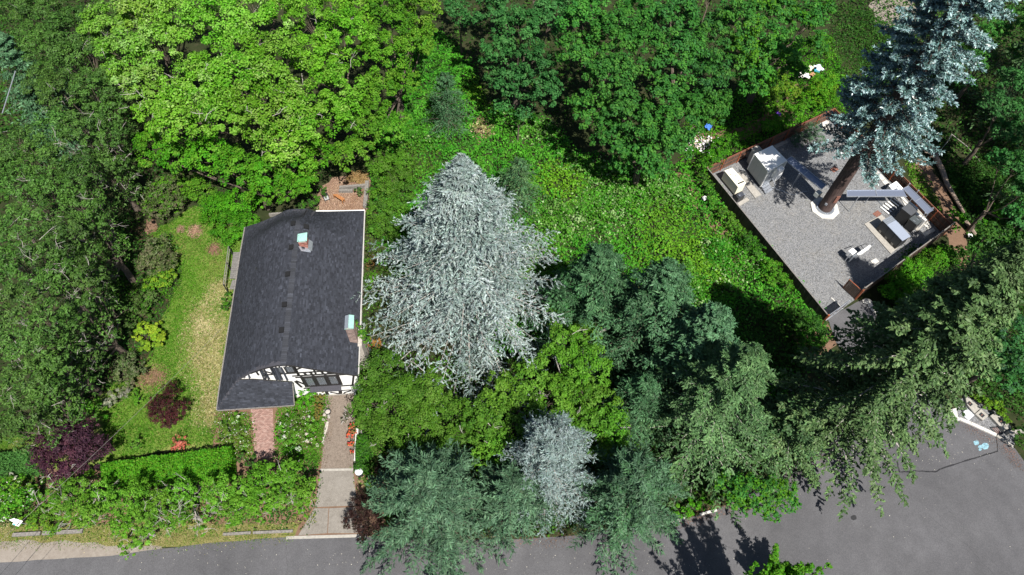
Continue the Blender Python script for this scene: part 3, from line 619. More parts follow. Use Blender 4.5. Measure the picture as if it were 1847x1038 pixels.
# gate: one leaf closed, one swung in
def gate_leaf(root, A, B, mat):
    off = root.location; d = (B - A); L = np.linalg.norm(d); d /= L; nn = np.array([-d[1], d[0]])
    for z in (.15, 1.72): MB().bar((A[0], A[1], z), (B[0], B[1], z), .06, .09).build('frame_rail', mat, root, off)
    for t in (0, .5, 1): p = A + d * L * t; MB().bar((p[0], p[1], .12), (p[0], p[1], 1.76), .07).build('frame_post', mat, root, off)
    MB().bar((A[0], A[1], .2), (B[0], B[1], 1.68), .04).build('brace', mat, root, off)
    for k in range(int(L / .16)):
        p = A + d * (k * .16 + .08) + nn * .05; MB().box((p[0], p[1], .93), (.145, .02, 1.6), math.atan2(d[1], d[0])).build('board', FENCEB, root, off)
GA, GB = KS, KS + (KE - KS) * .26; GM = (GA + GB) / 2 + (GB - GA) * .12
g1 = empty('gate', (*GA, 0), 'closed wide leaf of the board gate at the top of the short drive', 'gate'); gate_leaf(g1, GA + (GB - GA) * .02, GM, GALV)
gi = -perp(KS, KE); g2 = empty('gate', (*GB, 0), 'open narrow red framed leaf of the board gate swung into the compound', 'gate'); gate_leaf(g2, GB + np.array(gi) * .1, GB + np.array(gi) * 1.75, CEDAR)
for p, l in ((GA, 'gate post at the meadow fence corner'), (GB, 'gate post between the red leaf and the shaded fence')):
    tag(MB().box((p[0], p[1], 1.0), (.16, .16, 2.0), KANG).build('gate_post', CEDAR), l, 'gate post')
p = (GM + np.array(gi) * 1.2); tag(MB().bar((*(GM - np.array(gi) * .05), .09), (*(GM + np.array(gi) * 1.6), .09), .12, .1).build('timber_sill', PALECONC), 'pale timber sill lying across the gravel inside the gate', 'sill')

def pbox(name, top_px, z1, z0, mat, parent=None, label=None, cat=None, group=None, off=None):
    """box whose top face has these four pixel corners at height z1; stands down to z0"""
    P = [at(u, v, z1) for u, v in top_px]; mb = MB().prism([(p[0], p[1]) for p in P], z0, z1)
    o = mb.build(name, mat, parent, off if off is not None else (parent.location if parent is not None else None)); return tag(o, label, cat, group)
def rect(u, v, z, lu, lv):                        # xy corners of a rectangle aligned with the compound
    c = at(u, v, z)[:2]; nu = np.array([-KU[1], KU[0]])
    return [c + KU * a * lu / 2 + nu * b * lv / 2 for a, b in ((-1, -1), (1, -1), (1, 1), (-1, 1))]
def rbox(name, u, v, z, lu, lv, z0, z1, mat, parent=None):
    """box of lu x lv aligned with the compound, its top centre seen at (u,v,z)"""
    return MB().prism([tuple(p) for p in rect(u, v, z, lu, lv)], z0, z1).build(name, mat, parent, parent.location if parent is not None else None)

# equipment hut
HZ = 3.05; HT = [(1361, 278), (1393, 262.5), (1420, 290), (1386, 310)]
hc = at(1372, 318, 0); hut = empty('equipment_hut', hc, 'large white equipment hut with a flat roof raised on skids', 'hut')
HP = [at(u, v, HZ) for u, v in HT]; hof = hut.location; HUTGREY = solid('hut_wall', (0.42, 0.45, 0.43), 0.6, var=0.06)
cen = sum(HP) / 4; IN = [cen + (p - cen) * .985 for p in HP]
MB().prism([(p[0], p[1]) for p in IN], .38, HZ - .10).build('wall', HUTGREY, hut, hof)
MB().prism([(p[0], p[1]) for p in HP], HZ - .098, HZ).build('roof', WHITE, hut, hof)
for k in range(4):
    p = IN[k]; q = cen + (p - cen) * 1.012; MB().box((q[0], q[1], 1.66), (.10, .10, 2.58), KANG).build('corner_trim', WHITE, hut, hof)
def on(P, i, j, t): return P[i] + (P[j] - P[i]) * t
for t in (.33, .66):
    for (i, j) in ((0, 3),):
        q = on(IN, i, j, t); n_ = (q - cen); n_ /= np.linalg.norm(n_); MB().box((q[0] + .004, q[1], 1.66), (.03, .03, 2.5), KANG).build('panel_joint', GREYMETAL, hut, hof)
for t in (.08, .92):
    a = cen + (on(IN, 0, 3, t) - cen) * .9; b = cen + (on(IN, 1, 2, t) - cen) * .9
    MB().bar((a[0], a[1], .2), (b[0], b[1], .2), .2, .34).build('skid', DARKMETAL, hut, hof)
a = on(IN, 3, 2, .12); b = on(IN, 3, 2, .42); off_n = np.array([KU[1], -KU[0], 0]) if False else None
nrm = (on(IN, 3, 2, .5) - on(IN, 0, 1, .5)); nrm /= np.linalg.norm(nrm); nrm[2] = 0
for nm, t0, t1, z0, z1, d_, mt in (('door', .10, .38, .42, 2.5, .04, GREYMETAL), ('wall_unit', .52, .80, .9, 2.6, .55, WHITE), ('wall_unit_grille', .55, .77, 1.0, 1.7, .58, GALV)):
    a = on(IN, 3, 2, t0); b = on(IN, 3, 2, t1); MB().prism([tuple(q[:2]) for q in (a, b, b + nrm * d_, a + nrm * d_)], z0, z1).build(nm, mt, hut, hof)
st = empty('metal_steps', at(1382, 345, 0), 'grey metal steps with handrails at the hut door', 'steps'); a = on(IN, 3, 2, .02); b = on(IN, 3, 2, .42)
for k in range(3):
    q0 = a + nrm * (.06 + k * .34); q1 = b + nrm * (.06 + k * .34); MB().prism([tuple(q[:2]) for q in (q0, q1, q1 + nrm * .32, q0 + nrm * .32)], .34 - k * .12, .40 - k * .12).build('tread', GALV, st, st.location)
for e_ in (a, b):
    q0 = e_ + nrm * .08; q1 = e_ + nrm * 1.05
    MB().bar((q0[0], q0[1], 1.35), (q1[0], q1[1], .95), .05).build('handrail', GALV, st, st.location); MB().bar((q1[0], q1[1], .05), (q1[0], q1[1], .95), .05).build('handrail_post', GALV, st, st.location); MB().bar((q0[0], q0[1], .35), (q0[0], q0[1], 1.35), .05).build('handrail_post', GALV, st, st.location)

# beige generator, black battery box, pads
gen = empty('generator', at(1330, 345, 0), 'beige generator cabinet on the long concrete strip by the meadow fence', 'generator')
GP = [(1307, 309), (1321, 304), (1345, 331), (1331, 338)]
pbox('housing', GP, 1.65, .32, BEIGE, gen); P = [at(u, v, 1.65) for u, v in GP]; cg = sum(P) / 4
MB().prism([tuple((cg + (p - cg) * 1.03)[:2]) for p in P], 1.66, 1.70).build('lid', BEIGE, gen, gen.location)
MB().prism([tuple((cg + (p - cg) * 1.01)[:2]) for p in P], .08, .31).build('base_tank', DARKMETAL, gen, gen.location)
for (u, v) in ((1315, 309), (1318, 315), (1327, 318), (1332, 327)): q = at(u, v, 1.7); MB().lathe([(.07, 0), (.05, .07)], (q[0], q[1], 1.70), 8).build('lifting_eye', RUST, gen, gen.location)
q = [at(u, v, 1.701) for u, v in ((1330, 331), (1341, 326.5), (1342.5, 328.5), (1331.5, 333))]; m = MB(); m.prism([tuple(p[:2]) for p in q], 1.7, 1.72); m.build('outlet_slot', DARKMETAL, gen, gen.location)
bat = empty('battery_box', at(1336, 360, 0), 'black lidded box on a small pad at the end of the beige generator', 'box')
pbox('box_body', [(1327, 352), (1339, 346.5), (1344, 352.5), (1332, 359)], .85, .1, DARKMETAL, bat); rbox('lid', 1336, 351.5, .9, .75, .55, .86, .93, solid('black_lid', (.05, .055, .07), .3, var=.1), bat)
for (u, v) in ((1333, 355), (1342, 353)): rbox('terminal', u, v, .7, .2, .12, .6, .95, GALV, bat)
def pad(px, z, label, mat=CONC, grp='concrete pads in the compound', name='concrete_pad'):
    return pbox(name, px, z, 0, mat, None, label, 'pad', grp)
pad([(1329, 314), (1338, 309), (1373, 351), (1362, 357)], .14, 'long concrete strip between the beige generator and the white hut')
pad([(1330, 367), (1347, 356), (1352, 361), (1334, 372)], .12, 'small pad under the black battery box')
pad([(1396, 263), (1418, 253), (1421, 257), (1399, 268)], .12, 'grey pad strip along the back fence beside the hut')
pad([(1476, 224), (1494, 216), (1499, 236), (1490, 238)], .12, 'white slab in the back corner under the tower branches', PALECONC)
grey = empty('grey_cabinet', at(1364, 285, 0), 'tall grey cabinet between the hut and the back fence', 'cabinet')
pbox('cabinet_body', [(1356, 270), (1369, 263.5), (1375, 270), (1362, 277)], 2.2, .1, HUTGREY, grey); rbox('cabinet_lid', 1365.5, 270, 2.24, 1.02, .95, 2.205, 2.25, CONC, grey)
tag(MB().prism([tuple(p) for p in rect(1352, 279, 1.0, .35, 1.1)], .5, 1.35).build('meter_panel', OLDWOOD), 'brown meter panel standing by the back fence beside the hut', 'panel')

# cable bridges (grating decks on posts)
def bridge(label, runs, posts, z=2.55):
    a0 = at(*runs[0][0], z); root = empty('cable_bridge', (a0[0], a0[1], 0), label, 'cable bridge', 'blue grey cable bridges of the tower'); off = root.location
    for px in runs:
        P = [at(u, v, z) for u, v in px]; L = np.linalg.norm(P[3] - P[0]); n = max(2, int(L / 2.4))
        for k in range(n):
            q = [P[0] + (P[3] - P[0]) * (k / n + .004), P[1] + (P[2] - P[1]) * (k / n + .004), P[1] + (P[2] - P[1]) * ((k + 1) / n - .004), P[0] + (P[3] - P[0]) * ((k + 1) / n - .004)]
            MB().prism([tuple(p[:2]) for p in q], z - .03, z).build('grating_panel', BLUEGRATE, root, off)
            MB().bar(q[0] + (0, 0, .03), q[1] + (0, 0, .03), .07, .05).build('cross_bar', GALV, root, off)
        for i, j in ((0, 3), (1, 2)): MB().bar(P[i] + (0, 0, .01), P[j] + (0, 0, .01), .06, .12).build('side_rail', GALV, root, off)
    for (u, v) in posts:
        p = at(u, v, z); MB().tube([(p[0], p[1], .03), (p[0], p[1], z + .12)], [.045, .045], 6).build('bridge_post', GALV, root, off); MB().lathe([(.09, 0), (.09, .03)], (p[0], p[1], z + .12), 8).build('post_cap', GALV, root, off)
bridge('long blue grey cable bridge from the white hut to the tower trunk', [[(1417, 290), (1427, 283), (1490, 335), (1482, 343)]], [(1441, 315), (1449, 305)])
bridge('bent cable bridge from the tower trunk to the east fence cabinets', [[(1527, 355), (1527, 344), (1630, 343), (1636, 355)], [(1628, 341), (1638, 336), (1683, 380), (1672, 387)]], [(1548, 357), (1578, 342), (1640, 333), (1656, 345), (1682, 377), (1668, 386)])
tb = empty('junction_box', at(1474, 362, 0), 'small grey junction box on a post beside the tower trunk', 'box'); rbox('box_body', 1477, 347, 1.6, .7, .55, 1.0, 1.6, HUTGREY, tb)
for (u, v) in ((1474, 349), (1481, 346)): p = at(u, v, 1.0); MB().bar((p[0], p[1], 0), (p[0], p[1], 1.0), .06).build('leg', GALV, tb, tb.location)

# east side cabinets
cab = empty('cabinet', at(1600, 440, 0), 'long dark cabinet with a pale blue grey lid on the framed pad', 'cabinet')
CP = [(1592, 398), (1608, 389.5), (1642, 426), (1627, 434.5)]
pad([(1559, 404), (1590, 388), (1640, 430), (1607, 458)], .13, 'white edged pad under the long dark cabinet')
pbox('cabinet_body', CP, 1.75, .14, DARKMETAL, cab); P = [at(u, v, 1.80) for u, v in CP]
def quadtop(P, t0, t1, z0, z1): 
    q = [P[0] + (P[3] - P[0]) * t0, P[1] + (P[2] - P[1]) * t0, P[1] + (P[2] - P[1]) * t1, P[0] + (P[3] - P[0]) * t1]; return MB().prism([tuple(p[:2]) for p in q], z0, z1)
BLUELID = solid('blue_grey_lid', (0.30, 0.34, 0.42), 0.35, .2, var=.06)
quadtop(P, .22, 1.02, 1.76, 1.82).build('lid', BLUELID, cab, cab.location)
for k in range(3): quadtop(P, -.01 + k * .075, .058 + k * .075, 1.76, 1.80).build('vent_slat', GREYMETAL, cab, cab.location)
A0, A3 = at(*CP[0], 1.75), at(*CP[3], 1.75); nf = A0 - at(*CP[1], 1.75); nf[2] = 0; nf /= np.linalg.norm(nf)
for t0, t1 in ((.04, .34), (.36, .65), (.67, .96)):
    a = A0 + (A3 - A0) * t0; b = A0 + (A3 - A0) * t1; MB().prism([tuple(p[:2]) for p in (a, b, b + nf * .04, a + nf * .04)], .55, 1.68).build('door', solid('door_grey', (.045, .052, .06), .45, var=.1), cab, cab.location)
    MB().prism([tuple(p[:2]) for p in (a + (b - a) * .3, a + (b - a) * .62, a + (b - a) * .62 + nf * .05, a + (b - a) * .3 + nf * .05)], .2, .5).build('door_vent', CONC, cab, cab.location)
dk = empty('cabinet', at(1640, 395, 0), 'square dark topped cabinet nearest the bent cable bridge', 'cabinet'); rbox('cabinet_body', 1641, 379, 1.9, 1.25, 1.25, .12, 1.88, DARKMETAL, dk); rbox('lid', 1641, 378, 1.93, 1.32, 1.32, 1.885, 1.94, solid('lid_dark', (.07, .075, .085), .45, var=.1), dk); rbox('side_panel', 1648, 371, 1.6, .3, 1.2, .2, 1.6, WHITE, dk)
dk2 = empty('cabinet', at(1650, 412, 0), 'small dark cabinet with a white back plate beside the east fence', 'cabinet'); rbox('cabinet_body', 1652, 398, 1.5, 1.0, 1.0, .12, 1.48, DARKMETAL, dk2); rbox('lid', 1652, 397, 1.52, 1.06, 1.06, 1.485, 1.53, solid('lid_dark2', (.06, .07, .075), .4, var=.1), dk2); rbox('back_plate', 1661, 391, 1.5, .25, 1.4, .1, 1.55, WHITE, dk2)
for (u, v) in ((1649, 399), (1655, 396)): rbox('hasp', u, v, 1.54, .06, .3, 1.53, 1.56, GALV, dk2)
pad([(1630, 393), (1650, 366), (1677, 395), (1655, 418)], .11, 'pad under the two dark cabinets by the east fence')
wb = empty('white_cabinet', at(1614, 350, 0), 'low white cabinet behind the bent cable bridge', 'cabinet'); pbox('cabinet_body', [(1603, 335), (1617, 327), (1629, 340), (1615, 350)], 1.1, .05, WHITE, wb); rbox('lid', 1616, 338, 1.13, 1.15, 1.2, 1.105, 1.15, WHITE, wb)
for px, l in (([(1574, 307), (1579, 304), (1597, 322), (1591, 327)], 'white paver nearest the back corner of the east fence'), ([(1591, 328), (1597, 323), (1604, 330), (1598, 336)], 'white paver next to the low white cabinet'),
              ([(1622, 352), (1630, 356), (1640, 368), (1633, 372)], 'white paver under the bend of the cable bridge'), ([(1663, 402), (1671, 398), (1682, 410), (1675, 415)], 'white paver beside the small dark cabinet'), ([(1663, 421), (1676, 414), (1681, 419), (1669, 427)], 'white paver in the corner of the shaded fence'), ([(1677, 415), (1683, 411), (1687, 416), (1682, 420)], 'small white paver in the east corner'), ([(1570, 471), (1580, 466), (1586, 472), (1576, 478)], 'single white paver lying alone on the gravel')):
    pbox('paver', px, .10, 0, PALECONC, None, l, 'paver', 'white pavers inside the compound')
rack = empty('equipment_rack', at(1545, 462, 0), 'white equipment rack with a box and a long panel standing alone on the gravel', 'rack')
rbox('box_body', 1538, 453.5, 1.5, .75, .6, .75, 1.5, WHITE, rack); rbox('long_panel', 1559, 451, 1.62, 2.2, .22, .9, 1.6, WHITE, rack)
rbox('back_panel', 1543, 461, 1.1, 1.3, .12, .35, 1.45, GREYMETAL, rack)
for (u, v) in ((1534, 458), (1553, 452), (1574, 441)): p = at(u, v, 1.5); MB().bar((p[0], p[1], .03), (p[0], p[1], 1.62), .07).build('rack_post', GALV, rack, rack.location)
a = at(1543, 447, 1.5); b = at(1559, 441, 1.5); MB().bar(a, b, .06).build('frame_bar', DARKMETAL, rack, rack.location)
for (u, v, l) in ((1505, 306, 'rust red access hatch in the gravel behind the tower trunk'), (1582, 386, 'rust red access hatch in the gravel beside the long dark cabinet')):
    h_ = empty('access_hatch', at(u, v, 0), l, 'hatch', 'rust red hatches in the gravel'); rbox('frame', u, v, .04, .95, .62, .0, .055, RUST, h_); rbox('cover', u, v, .06, .85, .52, .056, .075, RUST, h_)

pal = empty('shade_stripe_slats', at(1607, 372, 0), 'white slatted pallet lying under the bent cable bridge', 'pallet')  # added slats stand in for the striped shade of the bridge rungs
for k in range(6):
    q = at(1596 + k * 4.4, 379.5 - k * 3.4, .16)[:2]; nu = np.array([-KU[1], KU[0]]); MB().bar((*(q - nu * .62), .14), (*(q + nu * .62), .14), .16, .05).build('slat', WHITE, pal, pal.location)
for sg in (-1, 1):
    a_ = at(1596, 379.5, .1)[:2] + np.array([-KU[1], KU[0]]) * .5 * sg; b_ = at(1618, 362.5, .1)[:2] + np.array([-KU[1], KU[0]]) * .5 * sg; MB().bar((*a_, .07), (*b_, .07), .09, .09).build('bearer', OLDWOOD, pal, pal.location)
for (pp, r_c, l) in (([(1578, 355, .08), (1592, 372, .08), (1606, 392, .08)], .045, 'grey conduit running from under the bent cable bridge to the long dark cabinet'), ([(1455, 345, .08), (1430, 352, .08), (1392, 338, .08)], .04, 'grey conduit on the gravel between the tower trunk and the hut'), ([(1630, 405, .08), (1622, 416, .08), (1634, 424, .08)], .045, 'short grey conduit between the dark cabinets')):
    tag(MB().tube([at(*q) for q in pp], [r_c] * 3, 6).build('conduit', GREYMETAL), l, 'conduit', 'conduits on the gravel')
# ------------------------------------------------------------------ the tower dressed as a conifer
TB = at(1487, 378, 0)[:2]; TB = np.array([36.35, 52.85])
tower = empty('tree_tower', (TB[0], TB[1], 0), 'tall tower disguised as a blue green conifer on a brown trunk in the gravel yard', 'tower')
oct_ = [(1.72 * math.cos(math.pi / 8 + k * math.pi / 4), 1.72 * math.sin(math.pi / 8 + k * math.pi / 4)) for k in range(8)]
MB().prism(oct_, 0, .16).build('foundation', PALECONC, tower)
m = MB().lathe([(1.08, .16), (1.08, .24), (.82, .25)], (0, 0, 0), 32); m.build('base_flange', GREYMETAL, tower)
m = MB()
for k in range(32): a = k * math.pi / 16; m.box((.97 * math.cos(a), .97 * math.sin(a), .31), (.08, .08, .14), a)
m.build('anchor_bolt', GALV, tower)['kind'] = 'stuff'
m = MB(); prof = [(.80, .24)] + [(.80 - .40 * z / 34, z) for z in np.linspace(.3, 34, 40)]
m.lathe(prof, (0, 0, 0), 18); m.build('trunk', FAKEBARK, tower, smooth=True)
for (a_, z, w, h, d_, mt) in ((-1.35, 2.6, .45, 1.1, .79, RUST), (-2.3, 1.5, .28, .3, .80, GALV), (-2.0, 5.0, .5, 1.1, .76, FAKEBARK)):
    c = (d_ * math.cos(a_), d_ * math.sin(a_), z); MB().box(c, (.10, w, h), a_).build('port_cover', mt, tower)
m = MB()
for k in range(26): m.tube([(.80 * math.cos(2.2), .80 * math.sin(2.2), 3 + k * .38), (1.02 * math.cos(2.2), 1.02 * math.sin(2.2), 3 + k * .38)], [.015, .015], 4)
m.build('climbing_peg', GALV, tower)['kind'] = 'stuff'

# ------------------------------------------------------------------ vegetation builders
RG = np.random.default_rng(2024)
def unit(a): return a / (np.linalg.norm(a, axis=-1, keepdims=True) + 1e-9)
def leaves(P, N, T, L, W, fold=0.12):
    """diamond leaves: P centre, N facing, T long direction"""
    T = unit(T - N * (T * N).sum(-1, keepdims=True)); B = np.cross(N, T)
    L = L[:, None]; W = W[:, None]
    V = np.empty((len(P), 4, 3)); V[:, 0] = P - T * L * .5; V[:, 1] = P + B * W * .5 + N * W * fold; V[:, 2] = P + T * L * .5 - N * L * .06; V[:, 3] = P - B * W * .5 + N * W * fold
    return V
def tints(n, pal, rng, jit=.18, idx=None):
    pal = np.array(pal); k = rng.integers(0, len(pal), n) if idx is None else idx
    c = pal[k] * rng.uniform(1 - jit, 1 + jit, (n, 1)) * rng.uniform(.94, 1.06, (n, 3)); return np.clip(c, 0.003, .9)
def lobe_leaves(c, r, K, ls, pal, rng, flat=.75, aspect=.62, sub=.20, up=.55, stroke=1.0, cl=.72):
    """one rounded crown lobe: clusters of leaves spread over and inside a dome, gaps between clusters"""
    n_sub = max(8, int(1.5 / sub ** 2 + 8)) if r > 1 else 14
    d = unit(rng.standard_normal((n_sub, 3))); d[:, 2] = np.where(d[:, 2] < -.35, -d[:, 2], d[:, 2])
    rad = r * (.30 + .70 * rng.random((n_sub, 1)) ** .5) * rng.uniform(.85, 1.12, (n_sub, 1))
    S = d * rad; S[:, 2] *= flat; rs = r * sub * rng.uniform(.6, 1.5, n_sub)
    n = max(n_sub * 4, int(K * r * r)); k = rng.integers(0, n_sub, n)
    o = unit(rng.standard_normal((n, 3))); o[:, 2] = np.abs(o[:, 2]) * rng.choice([1, 1, 1, -1], n); o = unit(o)
    q = o * (rs[k] * rng.random(n) ** .38)[:, None]; q[:, 2] *= cl
    q[:, 2] += np.where(q[:, 2] < 0, -q[:, 2] * .5, 0); P = np.array(c) + S[k] + q
    N = unit(o * .55 + d[k] * .35 + np.array([0, 0, up]) + rng.standard_normal((n, 3)) * .36); T = rng.standard_normal((n, 3)) + o * .8 - np.array([0, 0, .35])
    L = ls * rng.uniform(.7, 1.3, n); V = leaves(P, N, T, L * stroke, L * aspect)
    ck = rng.integers(0, len(pal), n_sub); idx = np.where(rng.random(n) < .62, ck[k], rng.integers(0, len(pal), n))
    return V, tints(n, pal, rng, .17, idx), np.array(c) + S
def lobed_tree(name, label, cat, group, lobes, pal, K=410, ls=.26, seed=0, bark=BARK, sub=.20, flat=.75, aspect=.62, trunk_r=.25, up=.55, mat=LEAF, twigs=0, stroke=1.0, zmul=1.0, base=None, twigr=.035, skirt=0, cl=.72):
    """lobes: (u, v, height of lobe centre, radius in photo pixels)"""
    rng = np.random.default_rng(seed * 7 + 13); W = []
    for (u, v, z, rp) in lobes:
        z = z * zmul; p = at(u, v, z); W.append((p, rp / pxm(u, v, z)))
    if skirt: W = W + [(np.array([p[0], p[1], p[2] * f_]), r * .82) for p, r in W for f_ in (.74, .48)]
    bx = np.mean([p[:2] for p, r in W], axis=0) if base is None else np.array(base)
    root = empty(name, (bx[0], bx[1], 0), label, cat, group); Vs = []; Cs = []; off = np.array([bx[0], bx[1], 0])
    tr = MB(); zt = max(.3, np.mean([p[2] - r * .3 for p, r in W])); zf = max(.15, zt * .45)
    tr.tube([(0, 0, -.1), (rng.uniform(-.1, .1), rng.uniform(-.1, .1), zf * .5), (rng.uniform(-.2, .2), rng.uniform(-.2, .2), zf)], [trunk_r * 1.25, trunk_r, trunk_r * .85], 8)
    for iw, (p, r) in enumerate(W):
        V, c, S = lobe_leaves(p, r, K if iw < len(lobes) else K * .25, ls, pal, rng, flat, aspect, sub, up, stroke, cl); Vs.append(V); Cs.append(np.clip(c * rng.uniform(.84, 1.16) * rng.uniform(.93, 1.07, 3), .003, .9))
        e = p - off; e = e - (0, 0, r * .15); mid = e * .5 + np.array([rng.uniform(-.4, .4), rng.uniform(-.4, .4), zf * .35]); s0 = np.array([0, 0, zf * rng.uniform(.7, 1)])
        tr.tube([s0, mid, e], [trunk_r * .38, trunk_r * .24, trunk_r * .10], 5)
        for q in S[rng.choice(len(S), min(len(S), 7), replace=False)]:
            tr.tube([e * .8 + s0 * .2, (e + q - off) / 2 + rng.uniform(-.2, .2, 3), q - off], [trunk_r * .10, trunk_r * .06, .012], 4, cap=False)
    tr.build('trunk', bark, root)
    o = quads_obj('crown', np.concatenate(Vs), np.concatenate(Cs), mat, root, off)
    if twigs:
        tw = MB()
        for k in range(twigs):
            p, r = W[rng.integers(len(W))]; d = unit(rng.standard_normal(3)); d[2] = abs(d[2]); a = p - off + d * r * (1, 1, flat) * rng.uniform(.55, .95)
            e = unit(rng.standard_normal(3) + d * .7); L = rng.uniform(.5, 1.5) * min(1.2, r * .4 + .3)
            b = a + e * L; m_ = (a + b) / 2 + rng.uniform(-.15, .15, 3) * L; tw.tube([a, m_, b], [twigr, twigr * .75, twigr * .4], 4, cap=False)
            for _ in range(3): c_ = a + (b - a) * rng.uniform(.2, .9); tw.tube([c_, c_ + unit(e + rng.standard_normal(3) * .8) * L * .45], [twigr * .55, twigr * .3], 3, cap=False)
        tw.build('bare_branch', GREYBARK, root)['kind'] = 'stuff'
    return root
def conifer_quads(h, R, nb, nt, nm, pal, rng, z0=.06, pw=.85, droop=.25, rise=.1, tl=1.1, nl=.30, nw=.075, lift=.0, Lmin=.35, ang=52, hang=.25, rag=.5, tier=.35):
    """whorled boughs, each a feather of side twigs set with needle sprays. Returns quads, tints, bough lines (local)"""
    i = np.arange(nb); t = (i + rng.random(nb)) / nb; nt_ = max(4, nb / 7); t = t * (1 - tier) + tier * (np.floor(t * nt_) + .5) / nt_; t = np.clip(t, 0, .995)
    z = h * (z0 + (1 - z0) * t); L = R * (1 - t) ** pw * np.where(rng.random(nb) < .3, rng.uniform(1 - rag, 1, nb), rng.uniform(.84, 1.18, nb)) + Lmin
    az = i * 2.39996 + rng.uniform(-.45, .45, nb); D = np.stack([np.cos(az), np.sin(az), np.zeros(nb)], 1); X = np.stack([-np.sin(az), np.cos(az), np.zeros(nb)], 1)
    rs = rise + .35 * t + rng.uniform(-.06, .06, nb); dp = droop * (1 - t * .6) * rng.uniform(.7, 1.3, nb)
    def pt(s): return D[:, None] * (L[:, None] * s)[..., None] + np.array([0, 0, 1.]) * (z[:, None] + L[:, None] * (rs[:, None] * s - dp[:, None] * s * s))[..., None]
    s = np.tile(np.linspace(.12, 1, nt), (nb, 1)) + rng.uniform(-.03, .03, (nb, nt)); s = np.clip(s, .08, 1.0)
    Q = pt(s); ds = pt(np.clip(s + .04, 0, 1.1)) - pt(s - .04); F = unit(ds)                        # along-bough direction
    side = np.where((np.arange(nt) % 2)[None, :] == 0, 1., -1.) * np.ones((nb, 1)); a = np.radians(ang + rng.uniform(-14, 14, (nb, nt))) * (1 - .75 * (s > .97))
    TD = unit(F * np.cos(a)[..., None] + X[:, None] * (side * np.sin(a))[..., None] + rng.standard_normal((nb, nt, 3)) * .12 - np.array([0, 0, hang]))
    TL = tl * np.minimum(1, L[:, None] / 2.2) * (1.12 - .75 * s) * rng.uniform(.7, 1.2, (nb, nt)) + .12
    w = (np.arange(nm) + .5) / nm
    Pn = Q[:, :, None] + TD[:, :, None] * (TL[..., None] * w)[..., None] + rng.standard_normal((nb, nt, nm, 3)) * .045
    sd2 = rng.choice([-1., 1.], (nb, nt, nm)); a2 = rng.uniform(.1, .75, (nb, nt, nm)); up = np.array([0, 0, 1.])
    B2 = unit(np.cross(TD, up))[:, :, None]
    T = unit(TD[:, :, None] * np.cos(a2)[..., None] + B2 * (sd2 * np.sin(a2))[..., None] + rng.standard_normal((nb, nt, nm, 3)) * .22 + up * lift)
    N = unit(up + rng.standard_normal((nb, nt, nm, 3)) * .55 + D[:, None, None] * .35)
    n = nb * nt * nm; Ln = nl * rng.uniform(.65, 1.35, n); Wn = nw * rng.uniform(.7, 1.35, n)
    V = leaves(Pn.reshape(n, 3), N.reshape(n, 3), T.reshape(n, 3), Ln, Wn)
    bi = np.repeat(rng.integers(0, len(pal), nb), nt * nm); idx = np.where(rng.random(n) < .5, bi, rng.integers(0, len(pal), n))
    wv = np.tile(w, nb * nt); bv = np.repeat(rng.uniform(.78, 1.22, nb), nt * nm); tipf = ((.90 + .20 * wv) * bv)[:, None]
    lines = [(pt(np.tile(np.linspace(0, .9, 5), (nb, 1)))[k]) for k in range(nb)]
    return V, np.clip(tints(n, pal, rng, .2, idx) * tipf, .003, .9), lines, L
def conifer(name, label, cat, group, u, v, h, R, nb, nt, nm, pal, seed=0, bark=BARK, trunk_r=.22, boughw=.02, boughmat=None, base=None, mat=NEEDLE, **kw):
    """apex seen at pixel (u, v) and h metres high"""
    b = at(u, v, h)[:2] if base is None else np.array(base); rng = np.random.default_rng(seed * 11 + 5)
    root = empty(name, (b[0], b[1], 0), label, cat, group)
    V, c, lines, L = conifer_quads(h, R, nb, nt, nm, pal, rng, **kw)
    tr = MB(); tr.tube([(0, 0, -.1), (0, 0, h * .35), (.03, 0, h * .7), (0, 0, h * .985)], [trunk_r * 1.2, trunk_r * .85, trunk_r * .5, .02], 8); tr.build('trunk', bark, root)
    br = MB()
    for ln, l_ in zip(lines, L): br.tube([ln[0], ln[2], ln[4]], [boughw * 1.6 * min(1, l_ / 3) + .012, boughw * min(1, l_ / 3) + .010, .008], 4, cap=False)
    br.build('bough', boughmat or bark, root)['kind'] = 'stuff'
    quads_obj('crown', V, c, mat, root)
    return root
